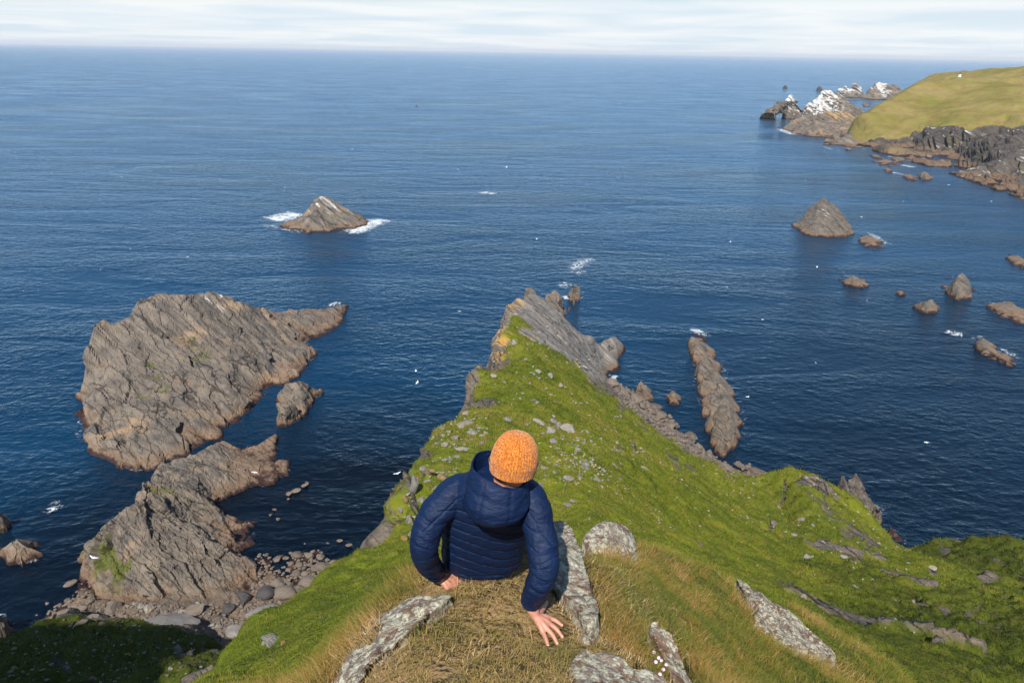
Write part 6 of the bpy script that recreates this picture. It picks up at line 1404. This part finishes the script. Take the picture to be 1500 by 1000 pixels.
link("hood", new_mesh("hood", G.reshape(-1, 3)-PB, F, True), NAVY, jacket)
# knitted hat
KNIT, nt_, b_, o_ = mat("orange_marl_knit"); b_.inputs['Roughness'].default_value = .95; b_.inputs['Specular IOR Level'].default_value = .1; b_.inputs['Sheen Weight'].default_value = .3
t_ = objco(nt_); n1 = noise(nt_, t_, 105, 3, .65); n2 = noise(nt_, t_, 210, 2, .6)
c = mixc(nt_, rmp(nt_, n1, .40, .60), (.36, .088, .011), (.56, .195, .028)); c = mixc(nt_, mth(nt_, 'MULTIPLY', rmp(nt_, n2, .55, .66), .8), c, (.72, .36, .10)); c = mixc(nt_, mth(nt_, 'MULTIPLY', rmp(nt_, n2, .44, .34), .7), c, (.17, .045, .012))
cv = attr(nt_, 'valley'); c = mixc(nt_, mth(nt_, 'MULTIPLY', cv, .45), c, (.22, .06, .014)); L(nt_, c, b_.inputs['Base Color'])
L(nt_, bump(nt_, n1, .5, .003), b_.inputs['Normal'])
def knit(name, t0, t1, nt2, off, parent):
    nph = 480; t = np.linspace(t0, t1, nt2)[:, None]; a = np.linspace(0, 2*math.pi, nph, endpoint=False)[None]
    tmax = 1.0; ang = t*math.radians(112)*np.ones_like(a)-np.sin(a)*math.radians(7)*t**2        # lower at the nape
    sq = np.sin(np.minimum(ang, math.radians(97)))**.82
    ra, rb, rc = .0965+off, .109+off, .128+off
    x = ra*sq*np.cos(a); y = rb*sq*np.sin(a); z = np.where(ang < math.pi/2, rc*np.cos(ang), -.75*rc*(ang-math.pi/2))
    taper = 1-.10*smooth01(ang, math.radians(85), math.radians(120))
    Gk = np.stack([x*taper, y*taper, z*np.ones_like(x)], -1)
    n = np.cross(np.roll(Gk, -1, 1)-np.roll(Gk, 1, 1), np.gradient(Gk, axis=0)); n /= np.linalg.norm(n, axis=-1, keepdims=True)+1e-9; n *= np.sign((n*Gk).sum(-1, keepdims=True)+1e-9)
    ribs = np.where(ang < math.radians(22), 16, np.where(ang < math.radians(44), 32, 48))
    r1 = np.abs(np.sin(a*ribs/2)); rows = np.abs(np.sin(ang*42+1.3*np.abs(np.sin(a*ribs/2+.5))))
    h_ = .0016*r1+.0012*rows*r1+.0008*fbm((Gk*120).reshape(-1, 3), 2, 350).reshape(x.shape)
    Gk = Gk+n*(h_*np.minimum(1, ang/.25))[..., None]
    Wd = HC+(Gk.reshape(-1, 3)+V3(0, -.007, .006))@Rh.T-PB
    F = [(i*nph+k, i*nph+(k+1) % nph, (i+1)*nph+(k+1) % nph, (i+1)*nph+k) for i in range(nt2-1) for k in range(nph)]
    me = new_mesh(name, Wd, F, True); add_attr(me, 'valley', (1-np.clip(r1*.6+rows*.5, 0, 1)).ravel())
    return link(name, me, KNIT, parent)
hat = knit("knit_hat", .004, .93, 150, 0, person)
knit("folded_brim", .80, 1.0, 36, .0055, hat)
# trousers and boots
TRO, nt_, b_, o_ = mat("grey_trousers"); b_.inputs['Base Color'].default_value = (.05, .052, .055, 1); b_.inputs['Roughness'].default_value = .9
T_ = Lump()
T_.loft([ellipse(-.125, 2.64, z, a_, b2) for z, a_, b2 in ((77.68, .155, .12), (77.74, .175, .135), (77.84, .17, .13), (77.90, .16, .12))])
for x0, x1 in ((-.20, -.225), (-.03, .0)): T_.tube([(x0, 2.66, 77.79, .10), (x1, 3.04, 77.745, .080), (x1, 3.17, 77.50, .070), (x1, 3.235, 77.33, .062)], 16)
tm = T_.fuse("trousers", .009, 4); c_, n_ = coords(tm); put_coords(tm, c_+n_*(.004*fbm(c_*16, 3, 360))[:, None]-PB); link("trousers", tm, TRO, person)
BOOT, nt_, b_, o_ = mat("brown_boot"); b_.inputs['Base Color'].default_value = (.06, .035, .02, 1); b_.inputs['Roughness'].default_value = .6
for x1 in (-.225, .0):
    b2 = Lump(); b2.tube([(x1, 3.225, 77.36, .055), (x1, 3.24, 77.29, .055), (x1, 3.30, 77.245, .050), (x1, 3.40, 77.205, .042)], 14); bmsh = b2.fuse("boot", .006, 3); c_, n_ = coords(bmsh); put_coords(bmsh, c_-PB); link("boot", bmsh, BOOT, person)

# ------------------------------------------------------------------ sea air
HZ, nt_, b_, o_ = mat("sea_haze"); nt_.nodes.remove(b_)
pv = N(nt_, 'ShaderNodeVolumePrincipled', inp={'Density': 0.000042, 'Anisotropy': 0.0, 'Color': (.93, .96, 1.0, 1)}); L(nt_, pv.outputs[0], o_.inputs['Volume'])
x0, x1, y0, y1, za, zb = -61000, 61000, -4000, 61000, -12, 140
me = new_mesh("haze", [(x0, y0, za), (x1, y0, za), (x1, y1, za), (x0, y1, za), (x0, y0, zb), (x1, y0, zb), (x1, y1, zb), (x0, y1, zb)], [(3, 2, 1, 0), (4, 5, 6, 7), (0, 1, 5, 4), (1, 2, 6, 5), (2, 3, 7, 6), (3, 0, 4, 7)])
tag(link("haze", me, HZ), kind='stuff')
